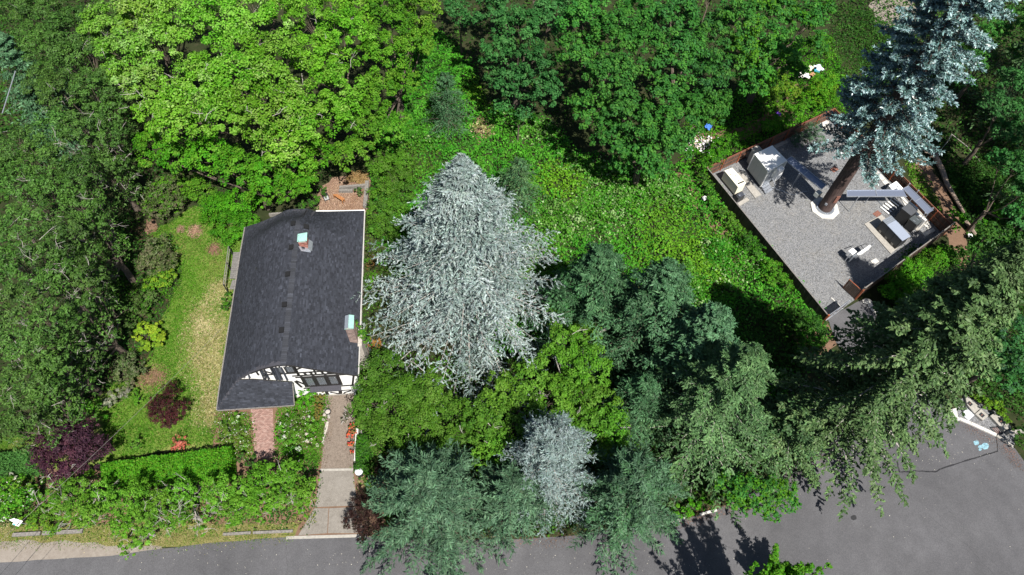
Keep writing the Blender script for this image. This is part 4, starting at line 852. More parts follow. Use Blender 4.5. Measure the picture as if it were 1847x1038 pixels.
def scatter(name, px, n, ls, pal, seed, hmax=.6, bump=1.6, z0=0.0, aspect=.65, up=.8, mat=LEAF, stroke=1.0, spots=None, edge=.35, kind='stuff', grad=None):
    """leaf cover over a pixel-outlined patch of ground, mounded"""
    rng = np.random.default_rng(seed); W = np.array([at(u, v, z0)[:2] for u, v in px]); lo, hi = W.min(0), W.max(0)
    def inside(p):
        r = np.zeros(len(p), bool); j = len(W) - 1
        for i in range(len(W)):
            c = ((W[i, 1] > p[:, 1]) != (W[j, 1] > p[:, 1])) & (p[:, 0] < (W[j, 0] - W[i, 0]) * (p[:, 1] - W[i, 1]) / (W[j, 1] - W[i, 1] + 1e-12) + W[i, 0]); r ^= c; j = i
        return r
    P = np.zeros((0, 2))
    while len(P) < n:
        q = lo + rng.random((n * 2, 2)) * (hi - lo); qq = q + rng.normal(0, edge, q.shape); P = np.concatenate([P, q[inside(qq)]])
    P = P[:n]
    # mounds
    nbp = max(6, int((hi - lo).prod() / bump ** 2 * .8)); Bc = lo + rng.random((nbp, 2)) * (hi - lo); Br = rng.uniform(.4, 1.1, nbp) * bump; Bh = rng.uniform(.15, 1, nbp) * hmax; Bi = rng.integers(0, len(pal), nbp)
    H = np.zeros(n); own = np.zeros(n, int)
    for k in range(nbp):
        d2 = ((P - Bc[k]) ** 2).sum(1) / Br[k] ** 2; hk = Bh[k] * np.exp(-d2 * 1.6); w_ = hk > H; own[w_] = Bi[k]; H = np.maximum(H, hk)
    Z = z0 + H * rng.uniform(.45, 1.05, n) + rng.uniform(.02, .10, n)
    N = unit(np.array([0, 0, up]) + rng.standard_normal((n, 3)) * .6); T = rng.standard_normal((n, 3)); L = ls * rng.uniform(.5, 1.5, n)
    V = leaves(np.column_stack([P, Z]), N, T, L * stroke, L * aspect); idx = np.where(rng.random(n) < .55, own, rng.integers(0, len(pal), n)); c = tints(n, pal, rng, .2, idx)
    if spots:
        for (u, v, r, pal2) in spots:
            q = at(u, v, 0)[:2]; rr_ = r / pxm(u, v); d = np.linalg.norm(P - q, axis=1) / rr_; m_ = rng.random(n) < np.clip(1.35 - d, 0, .95); c[m_] = tints(int(m_.sum()), pal2, rng)
    off = (W.mean(0)[0], W.mean(0)[1], 0); o = quads_obj(name, V, c, mat, None, off); o.location = off
    o['kind'] = kind; return o

# ------------------------------------------------------------------ palettes (leaf reflectance, shade mixed into some)
P_BRIGHT = [(.105, .195, .018), (.14, .235, .028), (.075, .165, .013), (.20, .265, .06), (.12, .21, .02)]
P_PALE = [(.16, .245, .035), (.21, .275, .06), (.12, .21, .02), (.27, .31, .11), (.15, .23, .03)]
P_MID = [(.065, .15, .013), (.09, .18, .018), (.05, .125, .012), (.12, .20, .03)]
P_VIVID = [(.055, .17, .010), (.075, .20, .012), (.04, .14, .010), (.10, .22, .02)]
P_DARK = [(.032, .095, .020), (.045, .115, .022), (.025, .078, .018), (.06, .13, .028), (.035, .10, .028)]
P_DARKB = [(.028, .082, .028), (.042, .105, .038), (.022, .068, .022), (.055, .12, .045)]
P_OLIVE = [(.042, .062, .014), (.060, .085, .019), (.030, .048, .012), (.075, .10, .028), (.05, .065, .02)]
P_SILVER = [(.27, .32, .30), (.34, .39, .375), (.20, .255, .235), (.38, .43, .41), (.15, .20, .18)]
P_SILV2 = [(.18, .235, .225), (.24, .30, .29), (.13, .18, .17), (.28, .34, .335)]
P_FIRB = [(.036, .078, .052), (.05, .098, .068), (.026, .060, .040), (.07, .125, .09)]
P_FIRT = [(.050, .098, .075), (.07, .125, .098), (.035, .075, .055), (.09, .15, .125)]
P_FIRG = [(.058, .100, .042), (.078, .125, .055), (.042, .078, .034), (.10, .15, .07)]
P_SPRUCE = [(.062, .108, .078), (.085, .14, .10), (.045, .082, .058), (.11, .17, .125)]
P_HEML = [(.060, .092, .036), (.082, .118, .048), (.045, .072, .028), (.11, .14, .065)]
P_MONO = [(.12, .20, .20), (.20, .29, .30), (.065, .12, .115), (.32, .41, .43), (.045, .085, .075)]  # palest tint holds painted highlights, darkest tints the dark inside the crown
P_APPLE = [(.085, .145, .015), (.11, .175, .020), (.06, .115, .013), (.135, .20, .032)]
P_HEDGE2 = [(.075, .135, .012), (.095, .155, .017), (.055, .105, .011), (.12, .17, .03)]
P_PLUM = [(.036, .013, .024), (.05, .020, .033), (.026, .010, .017), (.065, .028, .038)]
P_REDM = [(.062, .016, .020), (.042, .013, .016), (.085, .022, .026), (.032, .020, .014)]
P_BARB = [(.048, .022, .020), (.035, .017, .016), (.062, .030, .026), (.030, .024, .014)]
P_YELL = [(.20, .24, .02), (.26, .28, .035), (.14, .20, .018), (.17, .23, .03)]
P_RHODO = [(.062, .09, .030), (.085, .115, .042), (.045, .068, .022), (.12, .135, .075), (.10, .09, .06)]
P_IVY = [(.045, .145, .012), (.065, .175, .014), (.034, .115, .012), (.09, .20, .022), (.055, .125, .02)]
P_BRAM = [(.30, .26, .22), (.055, .12, .016), (.075, .145, .024), (.04, .095, .014), (.13, .15, .07), (.09, .15, .03)]
P_DRYG = [(.30, .27, .14), (.22, .21, .085), (.38, .34, .20), (.16, .18, .05)]
P_GRASS = [(.075, .16, .015), (.10, .185, .022), (.06, .13, .014), (.14, .20, .04)]
P_SHADE = [(.030, .075, .014), (.042, .095, .018), (.022, .058, .012), (.055, .11, .02)]  # dark greens; in some ground cover they paint shade into the leaves
P_WHITEF = [(.55, .55, .50), (.10, .17, .02), (.07, .15, .015), (.11, .18, .02), (.09, .16, .02), (.08, .14, .02), (.12, .2, .03)]
P_REDF = [(.60, .10, .05), (.55, .16, .07), (.06, .12, .02), (.10, .12, .04), (.5, .06, .06)]

def boost(P, r, g, b):
    for i, c in enumerate(P): P[i] = (c[0] * r, c[1] * g, c[2] * b)
for P_ in (P_BRIGHT, P_MID, P_VIVID, P_IVY, P_APPLE, P_GRASS, P_BRAM, P_YELL): boost(P_, .92, 1.22, .75)
for P_ in (P_PALE,): boost(P_, .95, 1.22, .95)
for P_ in (P_DARK, P_DARKB): boost(P_, 1.08, 1.52, 1.05)
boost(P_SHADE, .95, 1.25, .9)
for P_ in (P_HEDGE2,): boost(P_, .82, 1.22, 1.0)
boost(P_APPLE, .90, 1.04, 1.3); boost(P_IVY, 1.08, 1.30, 1.6); boost(P_BRAM, 1.05, 1.35, 1.1); boost(P_BRIGHT, .94, 1.06, 1); boost(P_PALE, .94, 1.04, 1)
for P_ in (P_FIRG, P_HEML): boost(P_, .86, 1.10, .88)
for P_ in (P_FIRB, P_FIRT): boost(P_, .86, 1.12, .66)
boost(P_SPRUCE, .72, .90, .68); boost(P_PLUM, 1.2, 1.2, 1.2); boost(P_DRYG, 1.15, 1.15, 1.1); boost(P_RHODO, 1.1, 1.22, 1.0)
boost(P_OLIVE, .78, 1.34, .80); boost(P_SILVER, .71, .765, .78); boost(P_SILV2, .68, .72, .72); boost(P_MONO, .86, .96, .94)

# ------------------------------------------------------------------ maples behind the house
GM_ = 'tall maples behind the house'
lobed_tree('maple_tree', 'pale yellow green maple at the edge of the dark cypresses', 'tree', GM_, [(205, 55, 13, 52), (262, 30, 14, 55), (235, 110, 13, 55), (190, 95, 11, 32), (325, 40, 14, 58), (300, 95, 12, 50), (250, -35, 14, 55), (340, -40, 14, 55), (262, 160, 11, 45), (215, 140, 10, 32)], P_PALE, flat=1.0, cl=.95, seed=1, trunk_r=.4, twigs=26)
lobed_tree('maple_tree', 'brightest yellow green maple with the widest crown behind the house roof', 'tree', GM_, [(395, 50, 15, 62), (465, 40, 15, 58), (355, 160, 13, 55), (420, 130, 15, 62), (490, 120, 15, 62), (330, 225, 11, 52), (400, 210, 13, 58), (470, 210, 13, 60), (540, 190, 13, 50), (290, 205, 10, 42), (430, -30, 15, 58), (500, -35, 14, 55), (500, 265, 10, 45)], P_PALE + P_BRIGHT, flat=1.0, cl=.95, seed=2, trunk_r=.5, twigs=34)
lobed_tree('maple_tree', 'yellow green maple at the top edge between the pale maple and the grass gap', 'tree', GM_, [(560, 30, 14, 55), (620, 70, 13, 52), (570, 110, 13, 52), (610, 160, 12, 50), (640, 20, 13, 45), (560, 235, 11, 46), (590, -40, 13, 55), (620, 215, 10, 40)], P_BRIGHT, flat=1.0, cl=.95, seed=3, trunk_r=.4, twigs=14)
lobed_tree('maple_tree', 'mid green maple leaning over the ivy slope beside the small grey green conifer', 'tree', GM_, [(700, 30, 12, 50), (755, 20, 11, 42), (690, 100, 11, 48), (745, 85, 10, 38), (680, 165, 9, 42), (730, 150, 8, 30), (660, 225, 8, 42), (705, 235, 7, 36), (640, 280, 7, 36), (765, 60, 8, 25), (680, -35, 12, 52), (750, -35, 11, 45)], P_MID, flat=1.0, cl=.95, seed=4, trunk_r=.35)
lobed_tree('maple_tree', 'low vivid green maple spreading towards the back edge of the roof', 'tree', GM_, [(275, 275, 7, 38), (325, 285, 7, 40), (380, 280, 7.5, 40), (425, 300, 7, 40), (480, 315, 6.5, 40), (535, 295, 7, 42), (575, 285, 7, 38), (520, 345, 5.5, 30), (470, 350, 5, 26), (555, 330, 5.5, 26)], P_VIVID + P_MID, flat=1.0, cl=.95, seed=5, trunk_r=.3)
GD_ = 'dark maples above the ivy meadow'
lobed_tree('maple_tree', 'blue green maple nearest the dark gap at the top of the photo', 'tree', GD_, [(890, 30, 12, 42), (940, 60, 12, 46), (900, 95, 10, 36), (965, 120, 10, 40), (925, 150, 8, 34), (985, 165, 8, 32), (890, 140, 7, 22), (1000, 30, 13, 42), (900, -35, 12, 45), (970, -35, 13, 45)], P_DARKB, K=385, ls=.295, flat=1.0, cl=.95, seed=6, trunk_r=.4, sub=.17)
lobed_tree('maple_tree', 'deep green maple between the blue green maple and the road side of the grove', 'tree', GD_, [(1050, 40, 14, 50), (1110, 70, 14, 50), (1045, 105, 12, 46), (1105, 140, 12, 46), (1165, 100, 13, 46), (1150, 30, 14, 45), (1060, -40, 13, 50), (1140, -40, 13, 48)], P_DARK, K=385, ls=.295, flat=1.0, cl=.95, seed=7, trunk_r=.4, sub=.16)
lobed_tree('maple_tree', 'deep green maple in the middle of the top edge of the photo', 'tree', GD_, [(1220, 40, 14, 48), (1225, 110, 13, 48), (1275, 70, 13, 45), (1280, 140, 12, 44), (1205, 170, 11, 40), (1215, -35, 13, 46), (1290, -30, 13, 46)], P_DARK + P_DARKB[:2], K=385, ls=.295, flat=1.0, cl=.95, seed=8, trunk_r=.4, sub=.16)
lobed_tree('maple_tree', 'lighter green maple closest to the litter and the brown footpath', 'tree', GD_, [(1330, 40, 14, 46), (1390, 30, 13, 45), (1345, 100, 12, 46), (1400, 90, 12, 42), (1450, 50, 11, 40), (1365, 150, 10, 40), (1420, 125, 8, 34), (1470, 90, 8, 26), (1480, 20, 10, 26), (1360, -40, 13, 46), (1430, -35, 12, 44)], P_DARK + P_MID[:1], K=385, ls=.295, flat=1.0, cl=.95, seed=9, trunk_r=.4, sub=.16)
lobed_tree('maple_tree', 'dark green maple reaching lowest over the ivy meadow', 'tree', GD_, [(1065, 205, 9, 44), (1120, 200, 11, 46), (1175, 230, 10, 48), (1235, 205, 10, 46), (1105, 255, 8, 38), (1160, 285, 7, 36), (1225, 260, 7, 40), (1285, 200, 9, 40), (1190, 305, 5, 24), (1120, 295, 5, 22)], P_DARK, K=385, ls=.295, flat=1.0, cl=.95, seed=10, trunk_r=.4, sub=.17)
lobed_tree('maple_sapling', 'small blue green maple standing alone in the dark gap at the top', 'tree', None, [(822, 12, 8, 26), (835, 35, 7, 20), (830, -20, 8, 26)], P_DARKB, K=380, ls=.24, seed=11, trunk_r=.12)
lobed_tree('maple_sapling', 'sparse blue green sapling in the deep shade below the blue green maple', 'tree', None, [(905, 195, 5, 22), (945, 205, 5, 18), (960, 180, 6, 18)], P_DARKB, K=210, ls=.26, seed=12, trunk_r=.1)

# ------------------------------------------------------------------ cypresses at the left
GC_ = 'dark cypresses along the lawn'
CY = dict(K=400, ls=.235, aspect=.42, sub=.19, mat=NEEDLE, stroke=1.15, flat=.8, twigr=.022, skirt=2)
for i, (lb, L_, tw, pl) in enumerate([
    ('olive cypress in the top corner of the photo', [(75, 20, 13, 50), (20, 0, 13, 46), (60, -40, 13, 46), (150, -30, 13, 46), (130, 50, 13, 48), (65, 80, 12, 42), (120, 105, 12, 46), (175, 40, 11, 36)], 20, P_OLIVE),
    ('olive cypress touching the pale yellow green maple', [(165, 105, 12, 42), (110, 165, 12, 46), (170, 165, 12, 44), (200, 205, 10, 34), (70, 150, 11, 34)], 22, P_OLIVE),
    ('cypress with bare grey twigs beside the low vivid maple', [(150, 235, 12, 44), (195, 250, 10, 36), (100, 230, 12, 40), (215, 300, 8, 24), (185, 300, 9, 32)], 60, P_OLIVE),
    ('wide olive cypress on the left edge below the blue green fir', [(35, 265, 13, 46), (85, 290, 13, 46), (30, 330, 12, 44), (90, 345, 12, 40), (-15, 300, 12, 40)], 26, P_OLIVE + P_OLIVE[3:4]),
    ('cypress opposite the round chip mound on the lawn', [(140, 310, 12, 40), (150, 370, 12, 42), (165, 400, 10, 32), (120, 420, 12, 38), (155, 455, 9, 28)], 40, P_OLIVE),
    ('cypress with many dead white twigs halfway down the left edge', [(40, 405, 13, 46), (80, 450, 13, 44), (30, 480, 12, 44), (110, 500, 12, 42), (-10, 440, 12, 40)], 80, P_OLIVE),
    ('cypress opposite the yellow rhododendron', [(150, 500, 11, 40), (150, 555, 10, 30), (118, 590, 10, 34), (162, 510, 8, 24), (135, 630, 8, 26)], 44, P_OLIVE),
    ('olive cypress low on the left edge with grey twigs', [(40, 550, 13, 46), (85, 580, 13, 42), (35, 620, 12, 44), (90, 650, 11, 42), (-10, 590, 12, 38)], 40, P_OLIVE),
    ('lowest cypress on the left edge above the hedge', [(40, 690, 11, 46), (90, 700, 10, 38), (45, 745, 9, 40), (95, 660, 9, 32), (-10, 720, 10, 36), (85, 735, 7, 22), (10, 775, 7, 28)], 30, P_OLIVE + P_OLIVE[1:2])]):
    lobed_tree('cypress_tree', lb, 'tree', GC_, L_, pl, seed=40 + i, trunk_r=.3, twigs=tw, **CY)
conifer('fir_tree', 'blue green fir on the left edge among the olive cypresses', 'tree', None, -6, 62, 15, 4.6, 120, 16, 6, P_FIRT, seed=1, nl=.34, nw=.10)
conifer('fir_tree', 'small blue green fir in the dark hole between the olive cypresses', 'tree', None, 42, 150, 10, 3.2, 80, 14, 6, P_FIRT, seed=2, nl=.34, nw=.10)

# ------------------------------------------------------------------ conifers of the middle
conifer('silver_cedar', 'huge silver cedar filling the middle of the lot beside the house', 'tree', None, 832, 285, 24.5, 12.6, 300, 30, 10, P_SILVER, seed=3, trunk_r=.45, nl=.33, nw=.084, tl=1.9, pw=1.10, Lmin=.2, rag=.45, droop=.42, rise=.22, z0=.03, hang=.30, ang=52, boughmat=GREYBARK, boughw=.03)
GS_ = 'small conifers in the ivy meadow'
conifer('conifer', 'small grey green conifer on the slope beside the bright maples', 'tree', GS_, 803, 135, 8.5, 3.0, 70, 14, 6, P_FIRB, seed=4, nl=.30, nw=.075, pw=.8)
conifer('conifer', 'small dull green conifer just behind the top of the silver cedar', 'tree', GS_, 936, 292, 8.0, 3.2, 80, 14, 6, P_FIRG + P_FIRB, seed=5, nl=.30, nw=.075, pw=.8)
GF_ = 'dark firs between the ivy meadow and the road'
conifer('fir_tree', 'dark fir nearest the silver cedar', 'tree', GF_, 1092, 450, 14.5, 6.0, 155, 28, 6, P_FIRB, seed=6, nl=.36, nw=.115, hang=.12, rag=.6, tier=.5, tl=1.05, boughw=.02)
conifer('fir_tree', 'blue grey topped fir in the middle of the dark firs', 'tree', GF_, 1212, 478, 16.5, 6.2, 165, 28, 6, P_FIRB + P_FIRT, seed=7, nl=.36, nw=.115, hang=.12, rag=.6, tier=.5, tl=1.05)
conifer('fir_tree', 'teal topped fir at the edge of the bright ivy', 'tree', GF_, 1298, 560, 16.5, 6.0, 160, 28, 6, P_FIRT, seed=8, nl=.36, nw=.115, hang=.12, rag=.6, tier=.5, tl=1.05)
conifer('fir_tree', 'short dark fir in the shade between the vivid ash and the big fir', 'tree', GF_, 1170, 690, 10, 4.4, 90, 18, 7, P_FIRB, seed=9, nl=.34, nw=.08, rag=.6, tier=.5, tl=1.2)
conifer('fir_tree', 'small dark fir with loose boughs beside the vivid ash', 'tree', GF_, 1030, 505, 9.5, 4.4, 70, 18, 7, P_FIRB + P_DARKB[:1], seed=10, nl=.34, nw=.08, rag=.6, tier=.5, tl=1.2)
conifer('fir_tree', 'big grey green fir with long spreading boughs above the road edge', 'tree', GF_, 1362, 632, 19.0, 7.6, 150, 32, 7, P_FIRG, seed=11, trunk_r=.35, nl=.34, nw=.12, tl=1.0, pw=.92, rag=.55, tier=.5, hang=.15, droop=.36, boughmat=GREYBARK)
conifer('fir_tree', 'largest fir with pale bough lines spreading over the turning circle', 'tree', None, 1822, 492, 28.0, 7.3, 210, 34, 9, P_HEML, seed=12, trunk_r=.45, nl=.34, nw=.15, tl=1.05, pw=.76, rag=.5, tier=.5, droop=.40, hang=.18, boughmat=GREYBARK, boughw=.05, z0=.15)
conifer('fir_tree', 'grey green fir on the right edge behind the largest fir', 'tree', None, 1858, 440, 17, 4.3, 170, 18, 6, P_HEML, seed=13, nl=.38, nw=.09, tl=1.5)

conifer('fir_tree', 'low dark green fir under the left side of the largest fir', 'tree', None, 1462, 740, 9.0, 4.6, 90, 26, 7, P_FIRG + P_HEML, seed=33, nl=.36, nw=.13, hang=.15, tl=1.0, pw=.7, rag=.5, tier=.5, boughmat=GREYBARK)
# ------------------------------------------------------------------ spruces over the road
GR_ = 'blue green spruces overhanging the road'
SP = dict(rag=.6, tier=.5, nl=.46, nw=.085, hang=.05, lift=.10, tl=.95, pw=.58, droop=.40, rise=.30, ang=44)
conifer('spruce_tree', 'wide blue green spruce over the road next to the dark red bush', 'tree', GR_, 768, 868, 12.0, 6.0, 150, 30, 6, P_SPRUCE, seed=14, **SP)
conifer('spruce_tree', 'blue green spruce squeezed between the wide one and the pale blue spruce', 'tree', GR_, 925, 872, 8.5, 3.8, 95, 22, 6, P_SPRUCE, seed=15, **SP)
conifer('spruce_tree', 'dark blue green spruce over the road left of the leafy boughs', 'tree', GR_, 1160, 855, 11.5, 5.0, 120, 28, 6, P_SPRUCE + P_FIRB[:2], seed=16, **SP)
conifer('blue_spruce', 'pale blue silver spruce standing above the road', 'tree', None, 1003, 782, 13.5, 4.3, 150, 24, 8, P_SILV2, seed=17, nl=.28, nw=.066, tl=1.1, pw=.5, z0=.02, rag=.4, droop=.36, rise=.25, hang=.1, boughmat=GREYBARK)

# ------------------------------------------------------------------ broadleaf trees south of the cedar
GB_ = 'broadleaf trees around the foot of the silver cedar'
lobed_tree('garden_tree', 'olive green fine leaved tree beside the driveway wall', 'tree', GB_, [(690, 665, 5, 40), (720, 715, 6, 50), (675, 725, 5, 42), (770, 705, 6, 45), (745, 765, 6, 50), (695, 780, 5, 42), (800, 750, 6, 45), (785, 800, 5, 40), (735, 815, 4, 34), (665, 690, 4, 24), (835, 785, 5, 36), (655, 760, 3, 20), (650, 735, 2.4, 15), (648, 705, 3, 15), (640, 745, 1.6, 10)], P_HEDGE2, K=620, ls=.17, seed=60, sub=.22, flat=.6, aspect=.6, trunk_r=.2, twigs=14)
lobed_tree('garden_tree', 'vivid green tree in front of the silver cedar', 'tree', GB_, [(870, 760, 6, 46), (905, 710, 6, 44), (945, 745, 6, 46), (960, 680, 6, 40), (905, 810, 5, 38), (1000, 720, 6, 44), (870, 825, 4, 28)], P_APPLE, K=480, ls=.21, seed=61, sub=.18, flat=.72, trunk_r=.22, twigs=12)
lobed_tree('ash_tree', 'vivid green ash between the silver cedar and the dark firs', 'tree', GB_, [(1015, 620, 7, 44), (1060, 660, 7, 46), (1030, 700, 6, 40), (1075, 720, 6, 44), (1100, 770, 6, 42), (1040, 760, 6, 42), (1120, 810, 4, 32), (1010, 570, 5, 30), (1055, 600, 5, 30), (1080, 805, 5, 30)], P_APPLE + P_MID[:1], K=470, ls=.22, seed=62, sub=.18, flat=.75, trunk_r=.22, twigs=12)
lobed_tree('maple_tree', 'dark glossy maple boughs over the road beneath the grey green fir', 'tree', None, [(1350, 885, 5.5, 34), (1395, 885, 5, 30), (1420, 905, 4.5, 22), (1330, 905, 5, 26), (1375, 915, 4.5, 22), (1425, 880, 4.5, 16), (1395, 930, 4, 14), (1310, 875, 5, 26)], P_DARK + P_MID[:2], K=430, ls=.25, seed=63, sub=.2, flat=.6, trunk_r=.18)

P_FRUIT = [(c[0] * 1.2, c[1] * 1.2, c[2] * 1.0) for c in P_APPLE]
# ------------------------------------------------------------------ apple trees along the road verge
GA_ = 'yellow green fruit trees along the road verge'
AP = dict(K=980, ls=.155, sub=.17, flat=.85, twigr=.02, trunk_r=.14, bark=GREYBARK)
for i, (lb, L_, tw) in enumerate([
    ('fruit tree with pale bare boughs below the purple plum', [(130, 895, 3.2, 38), (165, 925, 3.2, 36), (120, 935, 2.6, 28), (185, 890, 3.0, 26), (90, 900, 2.6, 26)], 40),
    ('fruit tree drooping over the edge of the road', [(235, 905, 3.4, 42), (270, 935, 3.4, 40), (220, 950, 3.0, 34), (235, 985, 2.2, 20), (225, 1003, 2, 10), (290, 900, 3.2, 34), (265, 970, 2.4, 20)], 30),
    ('fruit tree with a dark hole of grey branches in its crown', [(325, 890, 3.2, 32), (320, 935, 3.2, 34), (360, 955, 2.4, 20), (345, 905, 2.8, 20)], 60),
    ('fruit tree between the long hedge and the verge timbers', [(400, 890, 3.4, 38), (425, 925, 3.0, 34), (380, 925, 2.8, 26), (445, 890, 3.2, 32)], 24),
    ('fruit tree overhanging the driveway slabs', [(480, 865, 3.6, 36), (520, 860, 3.6, 34), (500, 900, 3.4, 36), (540, 890, 3.2, 30), (465, 905, 3.2, 32), (545, 925, 2.4, 16), (560, 870, 2.8, 16), (530, 845, 3.2, 24), (475, 930, 2.2, 22)], 12)]):
    lobed_tree('fruit_tree', lb, 'tree', GA_, [(u, v, z + (j % 3) * .5, r * (.98 - (j % 3) * .16)) for j, (u, v, z, r) in enumerate(L_)], P_FRUIT, seed=70 + i, twigs=tw, **AP)

# ------------------------------------------------------------------ garden shrubs
def shrub(name, label, lobes, pal, K=520, ls=.16, seed=0, group=None, cat='shrub', **kw):
    kw.setdefault('trunk_r', .07); kw.setdefault('sub', .22); kw.setdefault('flat', .7)
    return lobed_tree(name, label, cat, group, lobes, pal, K=K, ls=ls, seed=seed, **kw)
shrub('purple_plum', 'dark purple plum tree at the end of the long hedge', [(98, 800, 3.4, 40), (140, 792, 3.6, 42), (122, 832, 3.4, 40), (162, 818, 3.2, 34), (80, 828, 2.8, 26), (110, 855, 2.6, 24), (150, 768, 2.8, 24), (182, 815, 2.2, 18)], P_PLUM, K=600, ls=.17, seed=80, cat='tree', trunk_r=.12, twigs=10)
shrub('japanese_maple', 'dark red fine leaved maple alone on the lawn', [(305, 725, 2.1, 30), (288, 745, 1.8, 25), (325, 745, 1.8, 26), (308, 703, 1.9, 16), (305, 768, 1.4, 18), (280, 728, 1.6, 18)], P_REDM, K=700, ls=.15, seed=81, cat='tree', aspect=.4)
shrub('red_azalea', 'small coral red azalea at the hedge end of the lawn', [(325, 796, .55, 14), (318, 803, .5, 10), (332, 803, .45, 9)], [(.45, .10, .08), (.36, .10, .07), (.10, .10, .03), (.5, .17, .13)], K=900, ls=.12, seed=82)
shrub('barberry_bush', 'dark red spiky barberry bush beside the driveway apron', [(655, 925, 1.5, 30), (640, 940, 1.2, 22), (670, 945, 1.3, 24), (650, 900, 1.2, 20), (675, 905, 1.3, 20), (655, 965, .9, 16)], P_BARB, K=700, ls=.22, seed=83, aspect=.26, up=.2)
shrub('dark_red_bush', 'smaller dark red leafy bush between the spruce and the round bin', [(688, 845, 1.3, 16), (700, 830, 1.1, 12), (682, 870, 1.1, 13)], P_BARB + [(.03, .05, .012)], K=700, ls=.2, seed=84, aspect=.28, up=.2)
shrub('round_shrub', 'big bright round shrub against the back corner of the roof', [(395, 375, 2.2, 34), (430, 370, 2.3, 34), (410, 410, 2.0, 34), (445, 400, 1.8, 26), (380, 395, 1.6, 22), (430, 425, 1.4, 20), (460, 360, 1.8, 22)], P_VIVID, K=560, ls=.17, seed=85)
shrub('rhododendron', 'rounded dark speckled rhododendron at the back end of the lawn', [(290, 345, 2, 30), (315, 365, 1.8, 28), (285, 380, 1.6, 26), (310, 330, 1.8, 24), (270, 360, 1.6, 20)], P_RHODO + P_MID[:2], ls=.2, seed=86, sub=.16)
shrub('green_shrub', 'fresh green shrub between the speckled rhododendron and the round shrub', [(350, 335, 1.8, 26), (370, 350, 1.6, 22), (345, 355, 1.4, 16)], P_MID, ls=.18, seed=87)
shrub('rhododendron', 'round brown tinted rhododendron facing the wooden landing', [(285, 450, 1.7, 28), (270, 470, 1.5, 24), (300, 470, 1.5, 22), (285, 485, 1.2, 22)], P_RHODO, ls=.2, seed=88, sub=.16)
shrub('rhododendron', 'yellow green rhododendron below the round brown tinted one', [(290, 505, 1.2, 22), (310, 498, 1.1, 16), (270, 515, 1.0, 14)], P_YELL[2:] + P_MID, ls=.2, seed=89)
shrub('rhododendron', 'loose dark rhododendron at the foot of the cypresses', [(240, 555, 1.3, 26), (265, 540, 1.2, 22), (230, 580, 1.1, 18), (262, 565, 1.0, 16)], P_RHODO[:3] + P_MID[2:3], ls=.2, seed=90, sub=.17)
shrub('yellow_rhododendron', 'yellow leaved open rhododendron by the bare lawn edge', [(258, 595, 1.1, 15), (282, 592, 1.1, 15), (290, 612, 1.0, 14), (265, 625, .95, 14), (248, 606, .9, 10), (276, 610, 1.1, 10)], P_YELL, K=620, ls=.22, seed=91, sub=.24)
shrub('rhododendron', 'grey green rhododendron between the yellow one and the straw shrub', [(225, 655, 1.2, 22), (245, 670, 1.1, 20), (215, 680, 1.0, 18), (232, 690, .9, 16)], P_RHODO, ls=.19, seed=92)
shrub('straw_shrub', 'silvery dried shrub above the purple plum', [(205, 718, .9, 17), (222, 712, .8, 13), (192, 728, .7, 11)], [(.26, .28, .20), (.33, .34, .27), (.16, .19, .10)], K=800, ls=.24, seed=93, aspect=.18, up=.3)
shrub('green_shrub', 'bright leafy shrub between the purple plum and the cypresses', [(150, 742, 1.2, 20), (172, 735, 1.2, 18), (130, 735, 1.0, 14), (185, 750, .9, 12)], P_VIVID + P_MID, ls=.18, seed=94)
shrub('lime_shrub', 'lime green shrub touching the top of the purple plum', [(85, 768, 1.4, 18), (105, 760, 1.4, 16), (75, 780, 1.1, 12)], P_YELL[2:] + [(.15, .25, .02)], ls=.2, seed=95)
shrub('green_shrub', 'small leafy clump at the edge of the lawn beside the straw shrub', [(250, 722, .7, 12), (246, 708, .5, 8)], P_MID, ls=.16, seed=96)
shrub('green_shrub', 'small rounded shrub touching the long hedge', [(248, 800, .7, 14), (238, 808, .6, 9)], P_APPLE, ls=.15, seed=97)
shrub('garden_shrub', 'dark green shrub under the west eave below the landing', [(412, 540, 1.0, 14), (407, 555, .8, 10)], P_SHADE + P_MID[:1], ls=.16, seed=98)
shrub('garden_shrub', 'vivid round shrub in front of the half timbered wall', [(552, 712, 1.3, 19), (548, 728, 1.0, 15), (565, 705, 1.2, 12)], P_VIVID, K=700, ls=.14, seed=99)
shrub('bronze_shrub', 'bronze tinted shrub beside the garage door', [(578, 716, 1.0, 11), (576, 735, .8, 10), (572, 750, .6, 9)], [(.14, .12, .025), (.17, .10, .02), (.09, .12, .02), (.12, .13, .03)], K=800, ls=.14, seed=100)
shrub('flower_clump', 'clump of red and coral flowers on the low white driveway wall', [(634, 770, .6, 7), (633, 783, .6, 8), (638, 778, .7, 7), (632, 800, .5, 6), (634, 815, .4, 5)], P_REDF, K=1300, ls=.14, seed=101, cat='flowers')
shrub('rose_bush', 'twiggy shrub beside the driveway above the red flowers', [(628, 748, .8, 10), (622, 757, .7, 7)], [(.09, .10, .05), (.06, .09, .025), (.16, .14, .10)], K=500, ls=.13, seed=102, twigs=14)
shrub('ivy', 'green ivy climbing the tall chimney on the east wall', [(644, 583, 6.3, 8), (650, 596, 5.6, 11), (656, 610, 4.6, 12), (662, 622, 2.8, 12), (652, 604, 5.2, 10)], P_SHADE[:2] + P_MID, K=900, ls=.14, seed=103, cat='climber')
shrub('rust_shrub', 'rusty orange shrub by the foot of the tall chimney', [(675, 617, 1.2, 13), (680, 628, 1.0, 10)], [(.22, .10, .03), (.16, .12, .03), (.26, .13, .05)], K=800, ls=.15, seed=104)
shrub('rust_shrub', 'orange brown shrub between the east gutter and the silver cedar', [(668, 480, .8, 10), (672, 465, .7, 8)], [(.20, .11, .04), (.14, .12, .03), (.10, .12, .03)], K=700, ls=.15, seed=105)
